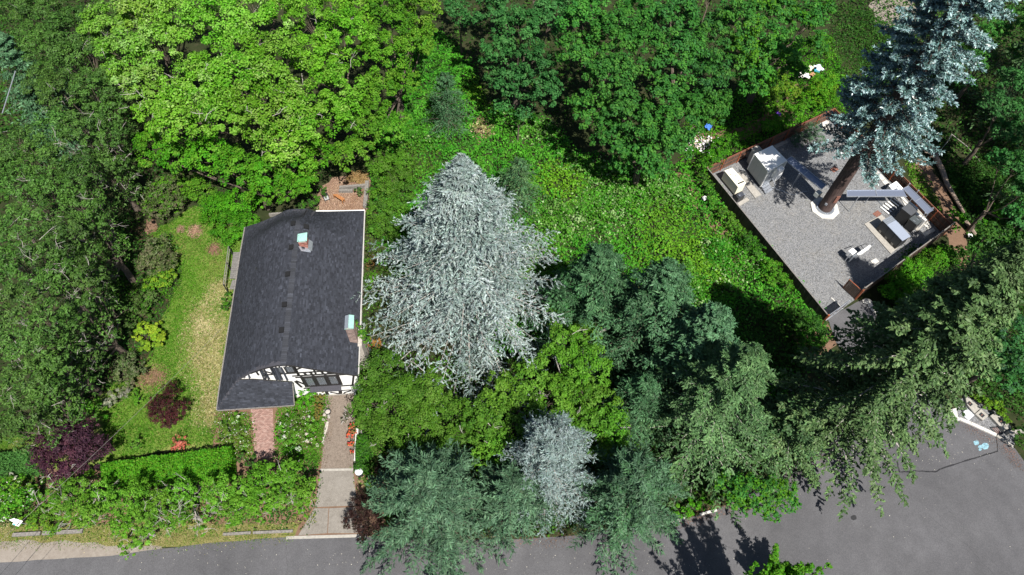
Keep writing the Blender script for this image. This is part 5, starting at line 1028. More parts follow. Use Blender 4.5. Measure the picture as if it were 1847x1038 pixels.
GE_ = 'olive shrubs east of the terrace'
shrub('garden_shrub', 'olive shrub with white flowers beside the bark chip terrace', [(690, 300, 1.8, 30), (715, 320, 1.8, 30), (690, 345, 1.6, 28), (725, 290, 1.6, 24)], P_HEDGE2 + P_MID[:2], K=520, ls=.17, seed=106, group=GE_)
shrub('garden_shrub', 'olive shrub against the back corner of the east gutter', [(685, 385, 1.8, 30), (715, 375, 1.8, 28), (700, 410, 1.6, 28), (725, 345, 1.6, 24), (680, 415, 1.3, 18)], P_HEDGE2[:3] + P_OLIVE[3:4], K=520, ls=.17, seed=107, group=GE_)
shrub('garden_shrub', 'row of leafy growth hugging the east wall under the gutter', [(657, 440, .9, 8), (656, 470, .9, 8), (654, 505, .9, 8), (653, 540, .9, 8), (650, 640, .9, 9), (648, 665, .9, 9)], P_SHADE + P_MID[:1], ls=.15, seed=140, cat='shrub')
shrub('garden_shrub', 'low green shrub between the east gutter and the lowest cedar branches', [(672, 500, .8, 12), (668, 515, .7, 9)], P_MID, ls=.15, seed=108)
shrub('garden_shrub', 'green clump under the open branches of the silver cedar', [(650, 455, .7, 9), (690, 470, .8, 13)], P_MID, ls=.15, seed=109)
shrub('white_rose', 'pale flowered bush on the left of the brick path', [(412, 770, .7, 18), (432, 780, .7, 16), (405, 790, .6, 14), (425, 758, .6, 14), (440, 800, .6, 12)], P_WHITEF + P_APPLE, K=850, ls=.12, seed=110)
shrub('flower_bed_shrub', 'loose olive shrub with white flowers right of the brick path', [(525, 760, .7, 20), (545, 780, .7, 22), (520, 790, .7, 18), (560, 765, .7, 16), (560, 800, .6, 16), (530, 815, .6, 18), (510, 770, .6, 12)], P_HEDGE2 + P_APPLE + P_VIVID + P_WHITEF[:1], K=760, ls=.13, seed=111)
shrub('garden_plant', 'fresh green clump touching the right edge of the brick path', [(503, 775, .6, 10), (506, 790, .5, 8)], P_VIVID, K=900, ls=.14, seed=112)
shrub('dark_shrub', 'dark shrub in the shade between the brick path and the fruit trees', [(455, 835, .9, 16), (478, 840, .8, 12), (435, 825, .8, 12)], P_SHADE + P_BARB[:1], K=600, ls=.16, seed=113)
shrub('green_shrub', 'leafy shrub with white blossoms at the left edge below the short hedge', [(20, 880, 1.5, 26), (45, 900, 1.5, 26), (15, 915, 1.3, 22), (60, 880, 1.3, 18), (-10, 895, 1.4, 22)], P_SHADE[:2] + P_MID + P_MID + P_VIVID + [(.4, .42, .34)], ls=.18, seed=114)
shrub('green_shrub', 'yellow green loose shrub behind the fallen sign', [(75, 930, 1.0, 22), (100, 945, .9, 20), (60, 945, .8, 16), (40, 940, .9, 14)], P_APPLE + P_YELL[2:3], ls=.17, seed=115)
shrub('lime_shrub', 'lime green shrub between the purple plum and the fruit trees', [(130, 860, 1.5, 20), (160, 862, 1.4, 18), (105, 870, 1.3, 16)], P_YELL[2:] + P_APPLE, ls=.18, seed=116)
shrub('lime_shrub', 'small lime bush between the short hedge and the purple plum', [(66, 832, 1.2, 12), (70, 818, 1.1, 8)], P_YELL[2:] + [(.13, .22, .02)], ls=.17, seed=117)
shrub('lime_shrub', 'lime leaved bush at the road end of the vivid ash', [(1143, 805, 1.4, 15), (1130, 825, 1.1, 11)], [(.13, .24, .02), (.17, .27, .04), (.09, .19, .015)], ls=.18, seed=118)
shrub('green_shrub', 'vivid green bush at the kerb beneath the big grey green fir', [(1225, 925, 1.2, 20), (1250, 915, 1.2, 18), (1275, 910, 1.0, 14), (1205, 930, .9, 12)], P_VIVID, ls=.17, seed=119)
shrub('green_shrub', 'vivid green bush by the inner bend of the turning circle', [(1375, 795, 1.8, 26), (1395, 815, 1.5, 22), (1365, 820, 1.5, 20), (1400, 785, 1.5, 18)], P_VIVID + P_SHADE[:1], ls=.18, seed=120)
shrub('green_shrub', 'dense bright green bush outside the shaded fence', [(1618, 505, 1.7, 25), (1645, 488, 1.8, 24), (1603, 528, 1.4, 20), (1640, 518, 1.7, 24), (1665, 502, 1.6, 20), (1620, 540, 1.3, 18)], P_VIVID + P_MID[:1], ls=.19, seed=121, K=480)
shrub('green_shrub', 'yellow green bush at the east end of the shaded fence', [(1680, 470, 1.8, 24), (1705, 462, 1.6, 22), (1660, 478, 1.6, 18), (1725, 455, 1.4, 16)], P_MID + P_VIVID[:2], ls=.18, seed=122)
shrub('green_shrub', 'bright bush beside the fallen log at the east corner of the fence', [(1715, 385, 1.0, 12), (1730, 395, 1.0, 14), (1722, 412, .9, 10)], P_VIVID, ls=.19, seed=123)
shrub('green_shrub', 'sunlit leafy bush in the dark hollow right of the fallen log', [(1790, 375, 2.2, 12), (1796, 388, 2.0, 12), (1780, 366, 2.0, 9), (1770, 400, 1.5, 12)], P_VIVID, ls=.2, seed=124)
shrub('green_shrub', 'dark glossy bush on the right edge beside the concrete pads', [(1836, 785, 1.2, 14), (1845, 800, 1.2, 15), (1850, 775, 1.2, 12)], P_SHADE, ls=.16, seed=125)
shrub('fern_clump', 'bright fern clump behind the row of concrete vault lids', [(1775, 725, .8, 13), (1795, 730, .8, 13), (1808, 745, .7, 12), (1760, 720, .7, 10), (1815, 757, .6, 9)], [(.10, .22, .012), (.14, .25, .02), (.07, .17, .01)], K=700, ls=.22, seed=126, aspect=.4)
shrub('garden_shrub', 'grey green low conifer shrub against the back fence of the compound', [(1452, 245, 1.1, 20), (1470, 235, 1.1, 18), (1440, 255, .9, 15), (1475, 255, .8, 16)], P_FIRT, K=800, ls=.2, seed=127, aspect=.22, mat=NEEDLE)
GX_ = 'sunlit shrubs outside the compound fences'
for i, (lb, L_, pl) in enumerate([
    ('leafy shrub outside the west corner of the fence', [(1285, 285, 1.8, 20), (1300, 265, 1.8, 22), (1320, 255, 1.6, 18), (1270, 300, 1.5, 16)], P_VIVID + P_SHADE[:1]),
    ('leafy shrub outside the back fence near the purple cloth', [(1390, 230, 1.6, 16), (1412, 218, 1.6, 18), (1435, 200, 1.8, 20), (1455, 190, 1.6, 16)], P_VIVID + P_MID),
    ('leafy shrub in the angle between the back fence and the tower branches', [(1470, 165, 2.0, 24), (1490, 150, 2.2, 26), (1455, 175, 1.6, 16), (1505, 175, 1.8, 20), (1480, 185, 1.5, 16)], P_VIVID + [(.11, .22, .012)]),
    ('bush between the maple grove and the litter', [(1405, 150, 2.4, 22), (1425, 165, 2.0, 20), (1390, 175, 1.8, 18), (1410, 190, 1.5, 14)], [(.10, .22, .012), (.13, .24, .02), (.06, .16, .012)]),
    ('dark shrub against the outside of the meadow fence near the generator', [(1275, 335, 1.2, 14), (1285, 355, 1.2, 14), (1268, 320, 1.2, 12)], P_SHADE + P_APPLE[:2]),
    ('yellow green shrub halfway along the outside of the meadow fence', [(1312, 395, 1.2, 15), (1325, 410, 1.1, 14), (1300, 382, 1.0, 11)], P_APPLE + P_SHADE[:2]),
    ('dark leafy shrub on the meadow side of the fence opposite the tower base', [(1350, 432, 1.4, 17), (1362, 450, 1.3, 17), (1345, 455, 1.1, 13)], P_SHADE + P_VIVID[:1]),
    ('yellow green shrub on the meadow side of the fence near the gate', [(1390, 480, 1.3, 17), (1405, 500, 1.2, 17), (1385, 505, 1.0, 14), (1420, 515, 1.1, 13)], P_APPLE + P_VIVID[:2]),
    ('dark shrub spilling past the gate post onto the short drive', [(1470, 590, 1.8, 26), (1440, 575, 1.8, 26), (1490, 610, 1.5, 14), (1455, 610, 1.5, 20)], P_SHADE + P_SHADE + P_VIVID[:1])]):
    shrub('fence_shrub', lb, L_, pl, seed=130 + i, ls=.18, group=GX_)

shrub('garden_shrub', 'small dark shrub inside the bark chip terrace by its corner timbers', [(646, 344, .9, 8), (651, 350, .7, 6)], P_SHADE + P_OLIVE[3:4], ls=.16, seed=141)
shrub('garden_shrub', 'dark green shrub between the terrace chair and the back edge of the roof', [(568, 372, 1.2, 12), (578, 358, 1.2, 12), (580, 342, 1.2, 11), (560, 360, 1.2, 12), (545, 372, 1.1, 12)], P_SHADE + P_MID[:1], ls=.16, seed=142)
# clipped hedges
def hedge(label, px4, h, pal, n, seed):
    rng = np.random.default_rng(seed); A, B, Cc, D = [at(u, v, h)[:2] for u, v in px4]; c = (A + B + Cc + D) / 4
    root = empty('hedge', (*c, 0), label, 'hedge', 'clipped laurel hedges'); core = MB()
    sh = lambda p, k: c + (p - c) * k
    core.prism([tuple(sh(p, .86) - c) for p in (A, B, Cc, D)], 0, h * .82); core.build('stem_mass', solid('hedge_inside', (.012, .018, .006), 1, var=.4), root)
    V = []; N = []
    t = rng.random((n, 2)); nt = int(n * .62); P = np.empty((n, 3))
    P[:, :2] = A * ((1 - t[:, :1]) * (1 - t[:, 1:])) + B * (t[:, :1] * (1 - t[:, 1:])) + Cc * (t[:, :1] * t[:, 1:]) + D * ((1 - t[:, :1]) * t[:, 1:]); P[:, 2] = h + rng.normal(0, .07, n) + .16 * np.sin(P[:, 0] * 2.1 + 1) * np.sin(P[:, 1] * 3.0) + .10 * np.sin(P[:, 0] * 5.3) * np.sin(P[:, 1] * 4.7) + np.where(rng.random(n) < .05, rng.uniform(.1, .35, n), 0)
    nn = np.tile(np.array([0, 0, 1.]), (n, 1))
    k = nt; per = (n - nt) // 4
    for (a, b) in ((A, B), (B, Cc), (Cc, D), (D, A)):
        q = slice(k, k + per); s_ = rng.random((per, 1)); P[q, :2] = a + (b - a) * s_ + rng.normal(0, .07, (per, 2)); P[q, 2] = h * rng.random(per); o = (a + b) / 2 - c; nn[q] = [*(o / np.linalg.norm(o)), .3]; k += per
    N = unit(nn + rng.standard_normal((n, 3)) * .5); T = rng.standard_normal((n, 3)); L = .19 * rng.uniform(.6, 1.4, n)
    quads_obj('foliage', leaves(P, N, T, L, L * .55), tints(n, pal, rng, .22), LEAF, root, (*c, 0)); return root
hedge('long clipped bright green hedge above the fruit trees', [(182, 836), (414, 806), (416, 858), (186, 872)], 1.5, P_VIVID + [(.095, .21, .015)], 17000, 1)
hedge('short clipped hedge on the left edge of the photo', [(-70, 822), (64, 812), (66, 850), (-70, 860)], 1.4, [(.05, .15, .03), (.065, .175, .035), (.04, .12, .025)], 6500, 2)
hedge('narrow clipped hedge behind the low white driveway wall', [(644, 785), (668, 785), (664, 850), (640, 848)], .9, P_SHADE + P_VIVID[:1], 5500, 3)

# ------------------------------------------------------------------ right hand woodland
GW_ = 'shaded woodland trees along the right edge'
for i, (lb, L_, pl) in enumerate([
    ('teal leaved tree in the top right corner behind the tower', [(1830, 150, 10, 36), (1800, 190, 9, 32), (1845, 210, 9, 34), (1815, 240, 8, 30)], P_DARKB),
    ('shaded tree on the right edge opposite the fallen log', [(1835, 300, 9, 34), (1850, 345, 9, 34), (1805, 290, 8, 24), (1840, 390, 8, 30)], P_DARKB + P_DARK[:1]),
    ('dark tree above the largest fir on the right edge', [(1780, 420, 7, 24), (1815, 430, 7, 26), (1845, 450, 8, 26), (1760, 440, 5, 20)], P_SHADE),
    ('teal leaved tree on the right edge below the tip of the largest fir', [(1830, 600, 7, 34), (1800, 640, 6, 32), (1845, 660, 7, 34), (1770, 665, 5, 26), (1820, 690, 5, 30), (1785, 610, 5, 24)], P_DARKB + P_FIRT[:1]),
    ('green tree showing behind the top of the tower', [(1790, 60, 9, 30), (1830, 40, 10, 34), (1845, 95, 9, 28), (1760, 110, 7, 24), (1740, 150, 6, 20)], P_DARK)]):
    lobed_tree('woodland_tree', lb, 'tree', GW_, L_, pl, K=300, ls=.28, seed=150 + i, trunk_r=.25, sub=.19)
for i, (u, v, h, lb) in enumerate(((1835, 420, 24, 'tall dark fir rising from the right edge beside the dark log piece'), (1905, 500, 26, 'tall dark fir past the right edge above the tip of the largest fir'), (1850, 285, 25, 'tall dark fir at the right edge of the dark hollow'), (1925, 390, 26, 'tall dark fir past the right edge behind the dark hollow'), (1790, 215, 20, 'dark fir right behind the tower top'), (1870, 170, 22, 'tall dark fir in the top right corner'))):
    conifer('fir_tree', lb, 'tree', GW_, 0, 0, h, 5.4, 75, 17, 6, P_FIRB if i % 2 else P_FIRG, seed=30 + i, nl=.42, nw=.12, tl=1.6, rag=.6, tier=.4, pw=.75, base=at(u, v, 0)[:2])

# ------------------------------------------------------------------ roadside trees just below the frame whose tops and shadows reach the road
GU_ = 'upright trees on the near side of the road'
def upright(label, bx, h, nst, seed, r=2.4):
    rng = np.random.default_rng(seed); b = np.array(bx); root = empty('hornbeam_tree', (b[0], b[1], 0), label, 'tree', GU_); tr = MB(); Vs = []; Cs = []
    tr.tube([(0, 0, 0), (0, 0, h * .25)], [.2, .16], 8)
    for k in range(nst):
        a = rng.uniform(0, 6.28); sp = r * rng.uniform(.25, 1); hh = h * rng.uniform(.6, 1); e = np.array([math.cos(a) * sp, math.sin(a) * sp, hh]); st_ = np.array([0, 0, h * .2]); mid = (st_ + e) / 2 + np.array([math.cos(a), math.sin(a), 0]) * sp * .25
        tr.tube([st_, mid, e], [.08, .05, .015], 5)
        for t in np.linspace(.15, 1, 9):
            p = st_ * (1 - t) ** 2 + 2 * mid * t * (1 - t) + e * t * t; rr_ = .66 * (1.1 - t * .75)
            V, c, S = lobe_leaves(p, rr_, 520, .19, P_MID + P_VIVID, rng, 1.2, .6, .34); Vs.append(V); Cs.append(c)
    tr.build('trunk', BARK, root); quads_obj('crown', np.concatenate(Vs), np.concatenate(Cs), LEAF, root)
for (u, v, h, n_, lb, sd) in ((1340, 1112, 15.5, 14, 'upright tree casting the widest fingered shadow across the road', 1), (1290, 1125, 13.0, 9, 'upright tree casting the left part of the fingered shadow on the road', 2), (1388, 1050, 5.4, 11, 'upright tree with lit leaves reaching into the bottom of the road', 3), (830, 1110, 6.2, 5, 'upright tree with its shadow tips below the wide spruce', 4), (735, 1112, 5.8, 4, 'upright tree with a small shadow tip at the bottom edge', 5)):
    upright(lb, at(u, v, 0)[:2], h, n_, sd)

# ------------------------------------------------------------------ tower branches
rng = np.random.default_rng(77); Vs = []; Cs = []; br = MB(); z = 10.0; k = 0
while z < 33.5:
    f = (z - 10) / 24; az = k * 2.39996 + rng.uniform(-.3, .3); L = (5.2 - 3.0 * f) * rng.uniform(.62, 1.1); d = np.array([math.cos(az), math.sin(az), 0]); x = np.array([-d[1], d[0], 0]); s0 = .8 - .4 * z / 34
    up = rng.uniform(.05, .22); pts = [d * (s0 + L * t) + np.array([0, 0, z + L * (up * t - .10 * t * t)]) for t in (0, .35, .7, 1)]
    br.tube(pts, [.06, .05, .035, .02], 5)
    for t in np.linspace(.22, 1, 11):
        for sd in (-1, 1):
            o = d * (s0 + L * t) + np.array([0, 0, z + L * (up * t - .10 * t * t)]); td = unit(d * .75 + x * sd * (.75 if t < .97 else .2) + np.array([0, 0, rng.uniform(-.05, .25)])); tl = (1.35 - .6 * t) * rng.uniform(.7, 1.2) * min(1, L / 4 + .3)
            br.tube([o, o + td * tl], [.02, .008], 3, cap=False); n = 27; w = rng.uniform(.15, 1.05, n)
            P = o + td * (tl * w)[:, None]; T = unit(td * .55 + rng.standard_normal((n, 3)) * .75 + np.array([0, 0, .25])); N = unit(np.array([0, 0, .7]) + rng.standard_normal((n, 3)) * .6); Ln = rng.uniform(.22, .42, n)
            Vs.append(leaves(P + T * Ln[:, None] * .4, N, T, Ln, rng.uniform(.075, .135, n), .2)); Cs.append(tints(n, P_MONO, rng, .2, np.where(w > .6, rng.choice([1, 3, 0, 1], n), rng.choice([0, 2, 4, 2], n))))  # highlights painted on twig tips, inner dark painted towards the branch
    z += .185; k += 1
br.build('branch', FAKEBARK, tower)['kind'] = 'stuff'
quads_obj('plastic_foliage', np.concatenate(Vs), np.concatenate(Cs), PLASTIC, tower)

# ------------------------------------------------------------------ ground cover and grass
scatter('ivy_meadow', [(720, 60), (800, 60), (850, 120), (880, 190), (1000, 225), (1060, 300), (1230, 300), (1262, 312), (1290, 345), (1350, 420), (1430, 510), (1492, 585), (1480, 650), (1400, 720), (1340, 700), (1300, 600), (1200, 500), (1080, 520), (1000, 640), (900, 640), (760, 560), (690, 440), (670, 330), (690, 250)], 74000, .285, P_IVY + P_IVY + P_BRAM[1:3], 1, hmax=1.1, bump=1.3,
        spots=[(1100, 380, 70, P_BRAM), (1180, 350, 60, P_BRAM), (1010, 400, 55, P_BRAM), (1060, 300, 50, P_BRAM), (1300, 470, 60, P_BRAM), (960, 230, 45, P_BRAM), (1240, 460, 80, [(.11, .28, .016), (.135, .31, .02), (.09, .24, .016)]), (1190, 400, 50, [(.085, .24, .018), (.11, .27, .02)]), (1010, 330, 45, [(.10, .27, .012), (.13, .29, .02)]), (880, 170, 40, [(.10, .27, .014), (.14, .29, .02)]), (1330, 400, 40, P_APPLE), (730, 300, 60, P_HEDGE2), (930, 480, 80, P_APPLE), (870, 235, 20, P_DRYG), (1400, 620, 90, P_SHADE)])  # last spot paints the largest fir's shade into the meadow leaves
scatter('ivy_cover', [(1240, 200), (1330, 170), (1400, 130), (1420, 80), (1500, 60), (1520, 130), (1540, 210), (1500, 200), (1380, 255), (1270, 300), (1225, 300)], 11000, .26, P_VIVID, 2, hmax=.8, bump=1.5)
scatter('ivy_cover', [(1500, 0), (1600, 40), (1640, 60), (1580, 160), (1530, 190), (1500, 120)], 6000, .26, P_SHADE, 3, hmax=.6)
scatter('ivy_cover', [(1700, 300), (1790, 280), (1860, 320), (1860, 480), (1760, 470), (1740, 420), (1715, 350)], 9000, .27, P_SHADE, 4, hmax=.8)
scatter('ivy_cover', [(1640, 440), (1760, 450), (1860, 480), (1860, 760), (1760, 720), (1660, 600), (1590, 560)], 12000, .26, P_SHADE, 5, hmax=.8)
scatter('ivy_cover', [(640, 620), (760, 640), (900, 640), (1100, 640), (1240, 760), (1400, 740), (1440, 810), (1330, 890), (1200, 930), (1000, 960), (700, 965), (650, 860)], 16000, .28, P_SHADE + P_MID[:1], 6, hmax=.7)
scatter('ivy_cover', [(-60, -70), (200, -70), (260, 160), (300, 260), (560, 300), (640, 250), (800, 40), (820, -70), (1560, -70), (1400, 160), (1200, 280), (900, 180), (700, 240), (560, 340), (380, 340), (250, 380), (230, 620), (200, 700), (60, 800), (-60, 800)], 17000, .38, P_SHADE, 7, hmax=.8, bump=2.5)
scatter('ivy_cover', [(1630, 290), (1650, 300), (1680, 345), (1700, 380), (1690, 395), (1650, 350)], 1500, .2, P_GRASS, 8, hmax=.3)
scatter('garden_ground_cover', [(60, 860), (180, 865), (410, 860), (570, 830), (570, 945), (420, 945), (150, 950), (-40, 950), (-40, 870)], 11000, .18, P_SHADE + P_APPLE[2:3] + P_DRYG[3:], 9, hmax=.6, bump=1.0)  # colour darkened so the gaps under the fruit trees read as shade
scatter('garden_ground_cover', [(390, 745), (448, 745), (456, 830), (400, 830)], 4500, .14, P_APPLE + P_WHITEF, 10, hmax=.5, bump=.7)
scatter('garden_ground_cover', [(498, 745), (528, 690), (580, 705), (578, 845), (505, 830)], 8500, .14, P_HEDGE2 + P_VIVID[:2], 11, hmax=.5, bump=.7, spots=[(535, 770, 30, P_WHITEF)])
scatter('garden_ground_cover', [(645, 690), (700, 690), (720, 830), (690, 870), (655, 900), (645, 850), (668, 850), (670, 785), (645, 780)], 5000, .14, P_HEDGE2 + P_DRYG[:1], 12, hmax=.3, bump=.7)
scatter('garden_ground_cover', [(655, 390), (740, 270), (760, 420), (690, 560), (650, 680), (648, 600)], 7000, .15, P_HEDGE2 + P_SHADE[:1] + [(.12, .09, .03)], 13, hmax=.5, bump=.9)
scatter('verge_grass', [(-60, 940), (150, 945), (420, 940), (535, 940), (530, 972), (420, 976), (230, 988), (100, 978), (-60, 992)], 15000, .11, P_DRYG[1:] + P_GRASS + P_YELL[:1], 14, hmax=.18, bump=.6, aspect=.3, up=.4)
LG = [(266, 425), (352, 372), (400, 395), (440, 440), (440, 470), (416, 560), (405, 650), (398, 735), (385, 800), (300, 808), (190, 832), (186, 770), (195, 700), (262, 660), (300, 560), (325, 500)]
scatter('lawn_grass', LG, 48000, .20, P_GRASS, 15, hmax=.10, bump=.9, aspect=.26, up=.7, stroke=1.15, edge=.15,
        spots=[(378, 560, 34, P_DRYG + P_GRASS[3:]), (374, 610, 42, P_DRYG), (376, 655, 44, P_DRYG), (384, 705, 36, P_DRYG[:3] + P_GRASS[3:]), (376, 745, 30, P_DRYG + P_GRASS[2:]), (398, 520, 24, P_DRYG), (366, 590, 34, P_DRYG[:2] + P_GRASS[3:]), (385, 690, 26, P_DRYG[1:] + P_GRASS[3:]), (378, 740, 26, P_DRYG[1:]), (395, 555, 26, P_DRYG[1:] + P_GRASS), (390, 480, 28, P_DRYG[3:] + P_GRASS[3:]), (340, 440, 40, P_DRYG[3:] + P_GRASS[2:]), (275, 682, 26, [(.22, .15, .08), (.28, .2, .11)]), (388, 450, 14, [(.25, .15, .10)]), (352, 417, 13, [(.34, .22, .15), (.42, .29, .2)]), (326, 414, 8, [(.3, .2, .14)]), (272, 408, 14, [(.24, .13, .08)]), (400, 600, 15, P_DRYG)])
sheet('dry_grass_strip', [(398, 500), (408, 520), (400, 620), (396, 720), (386, 770), (366, 760), (360, 690), (345, 640), (350, 580), (370, 530)], 0.0165, ground_mat('dry_grass', [(0.3, (0.10, 0.13, 0.03)), (0.5, (0.20, 0.19, 0.075)), (0.7, (0.33, 0.29, 0.16))], 0.8, 5, 0.5, fine=30), step=.4, amp=.5, seed=61)
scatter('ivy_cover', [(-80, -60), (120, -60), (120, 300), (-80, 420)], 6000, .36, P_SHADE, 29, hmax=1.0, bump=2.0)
scatter('ivy_cover', [(1530, 0), (1700, 0), (1870, 0), (1870, 330), (1790, 290), (1700, 300), (1640, 200), (1560, 190)], 11000, .34, P_SHADE, 20, hmax=.9, bump=2.0)  # dark leaves added to paint shade on the ground behind the tower
scatter('needle_litter', [(1180, 952), (1210, 938), (1300, 912), (1345, 893), (1350, 900), (1300, 926), (1215, 950)], 1800, .09, [(.16, .08, .045), (.24, .13, .08), (.10, .06, .04)], 21, hmax=.03, aspect=.3, mat=PIECE)
scatter('needle_litter', [(690, 962), (760, 966), (1000, 968), (1040, 960), (1042, 972), (1000, 980), (760, 980), (690, 974)], 2200, .09, [(.16, .09, .05), (.22, .13, .09), (.10, .06, .04)], 22, hmax=.03, aspect=.3, mat=PIECE)
scatter('needle_litter', [(1380, 868), (1450, 820), (1520, 790), (1520, 810), (1450, 850), (1400, 880)], 1600, .09, [(.18, .09, .06), (.13, .08, .05), (.22, .13, .09)], 23, hmax=.03, aspect=.3, mat=PIECE)
scatter('needle_litter', [(1730, 760), (1770, 778), (1830, 812), (1850, 850), (1835, 850), (1800, 800), (1760, 785)], 900, .09, [(.18, .09, .06), (.13, .08, .05), (.26, .13, .09)], 24, hmax=.03, aspect=.3, mat=PIECE)
scatter('needle_litter', [(580, 770), (590, 714), (600, 714), (592, 800), (588, 846), (578, 846)], 900, .08, [(.12, .08, .05), (.20, .15, .10), (.07, .05, .035)], 25, z0=.03, hmax=.02, aspect=.4, mat=PIECE)
scatter('needle_litter', [(628, 714), (641, 712), (640, 846), (630, 846)], 700, .08, [(.12, .08, .05), (.20, .15, .10), (.07, .05, .035)], 26, z0=.03, hmax=.02, aspect=.4, mat=PIECE)
scatter('garden_ground_cover', [(576, 705), (588, 715), (584, 780), (579, 800), (574, 845), (560, 845)], 1500, .14, P_HEDGE2 + P_MID[:2], 27, hmax=.45, bump=.5)
scatter('garden_ground_cover', [(200, 380), (250, 400), (272, 420), (300, 400), (335, 470), (328, 500), (300, 565), (265, 662), (198, 708), (120, 730), (150, 660), (195, 600), (205, 500)], 8000, .2, P_SHADE + P_MID[:1] + [(.07, .05, .03)], 28, hmax=.5, bump=.9)
for i, (u, v, a, b) in enumerate([(1105, 375, 62, 34), (1190, 345, 55, 26), (1300, 465, 42, 40), (1010, 400, 46, 36), (955, 225, 40, 22), (1240, 520, 36, 44), (1060, 300, 36, 22), (760, 250, 34, 26)]):
    scatter('bramble_patch', [(u + a * math.cos(t * .785), v + b * math.sin(t * .785)) for t in range(8)], int(a * b * 1.0), .27, P_BRAM if i % 2 else P_IVY + P_BRAM, 40 + i, hmax=1.9, bump=1.5, edge=.7)
r_ = np.random.default_rng(31); n = 700; aa = r_.random(n) ** np.where(r_.random(n) < .5, .3, 1.6); bb = r_.random(n) ** np.where(r_.random(n) < .5, .25, 1.8)
P = KS * ((1 - aa) * (1 - bb))[:, None] + KE * (aa * (1 - bb))[:, None] + KN * (aa * bb)[:, None] + KW * ((1 - aa) * bb)[:, None]
sz = r_.uniform(.08, .2, n); quads_obj('yard_weed', leaves(np.column_stack([P, r_.uniform(.05, .12, n)]), unit(np.array([0, 0, 1.]) + r_.standard_normal((n, 3)) * .5), r_.standard_normal((n, 3)), sz, sz * .3), tints(n, [(.10, .14, .04), (.16, .12, .07), (.08, .06, .04)], r_), LEAF)['kind'] = 'stuff'
scatter('lawn_grass', [(-60, 790), (60, 790), (60, 812), (-60, 820)], 3500, .13, P_GRASS + P_DRYG[3:], 16, hmax=.1, aspect=.22, up=.7)
scatter('bark_chip_litter', [(572, 388), (580, 350), (605, 326), (640, 316), (664, 324), (664, 388)], 6000, .10, [(.22, .13, .08), (.30, .20, .14), (.17, .10, .06), (.36, .26, .19)], 17, hmax=.03, aspect=.45, mat=PIECE, edge=.1)
scatter('dry_fern_clump', [(625, 322), (650, 312), (665, 322), (660, 334), (635, 332)], 2600, .2, [(.26, .16, .07), (.34, .24, .11), (.20, .16, .06)], 18, hmax=.8, bump=.6, aspect=.3)

# ------------------------------------------------------------------ small things
def timberlog(label, px, w, h, mat=OLDWOOD, name='edging_timber', group='old timbers edging the beds', z0=0.0):
    a, b = [at(u, v, h)[:2] for u, v in px]; m = MB(); m.bar((*a, h / 2 + z0), (*b, h / 2 + z0), w, h); return tag(m.build(name, mat), label, 'timber', group)
timberlog('grey edging timber behind the fallen sign', [(22, 965), (72, 962)], .30, .26); timberlog('long grey edging timber right of the fallen sign', [(76, 962), (148, 958)], .30, .26)
timberlog('edging timber under the last fruit tree', [(402, 964), (452, 961)], .22, .2); timberlog('edging timber meeting the driveway apron', [(456, 961), (528, 958)], .22, .2)
timberlog('terrace timber along the far side of the bark chips', [(611, 343), (636, 343)], .28, .4, name='terrace_timber'); timberlog('terrace timber beside the olive shrubs', [(662, 326), (658, 372)], .45, .5, name='terrace_timber'); timberlog('terrace timber at the back rim of the terrace', [(612, 337), (660, 333)], .28, .6, name='terrace_timber')
timberlog('grey plank lying beside the back edge of the roof', [(485, 386), (508, 384)], .2, .5, name='terrace_timber')
tb = empty('bench_table', at(606, 358, 0), 'orange brown slatted bench on the bark chips', 'bench')
TBP = [(600, 351), (608, 350), (622, 358.5), (618, 363)]; P = [at(u, v, .72) for u, v in TBP]
for k in range(4):
    q = [P[0] + (P[1] - P[0]) * k / 4, P[0] + (P[1] - P[0]) * (k + .92) / 4, P[3] + (P[2] - P[3]) * (k + .92) / 4, P[3] + (P[2] - P[3]) * k / 4]; MB().prism([tuple(p[:2]) for p in q], .68, .72).build('slat', TEAK, tb, tb.location)
cq = sum(P) / 4
for p in P: q = cq + (p - cq) * .85; MB().bar((q[0], q[1], .01), (q[0], q[1], .68), .08).build('leg', TEAK, tb, tb.location)
chair = empty('garden_chair', at(590, 362, 0), 'black garden chair with a grey seat beside the orange brown bench', 'chair', rz=.5)
MB().box((0, 0, .44), (.55, .55, .06)).build('seat', solid('grey_cushion', (.30, .31, .31), .9, var=.2), chair)
MB().box((0, .29, .72), (.58, .05, .52)).build('backrest', DARKMETAL, chair)
for sx in (-1, 1):
    for sy in (-1, 1): MB().bar((.27 * sx, .27 * sy, 0), (.27 * sx, .27 * sy, .62 if sy < 0 else .98), .05).build('leg', DARKMETAL, chair)
    MB().box((.29 * sx, 0, .63), (.06, .6, .04)).build('armrest', DARKMETAL, chair)
p = at(650, 856, 0); bn = empty('round_bin', (p[0], p[1], 0), 'round white lidded bin at the edge of the driveway', 'bin')
MB().lathe([(.30, 0), (.35, .85)], (0, 0, 0), 20).build('bin_body', DARKMETAL, bn, smooth=False); MB().lathe([(.37, .86), (.37, .90), (.30, .97), (.05, 1.0)], (0, 0, 0), 20).build('lid', solid('lid_metal', (.62, .65, .68), .35, .2, var=.1), bn, smooth=True)
wl = MB(); A, B = at(644, 772, .7), at(640.5, 832, .7); tag(MB().bar((A[0], A[1], .36), (B[0], B[1], .36), .24, .72).build('low_wall', PALECONC), 'low white garden wall along the right side of the driveway', 'wall')
p = at(644.5, 715, .5); tag(MB().box((p[0], p[1], .55), (.3, .55, 1.1), .1).build('wall_pier', WHITE), 'short white wall pier beside the garage door', 'pier')
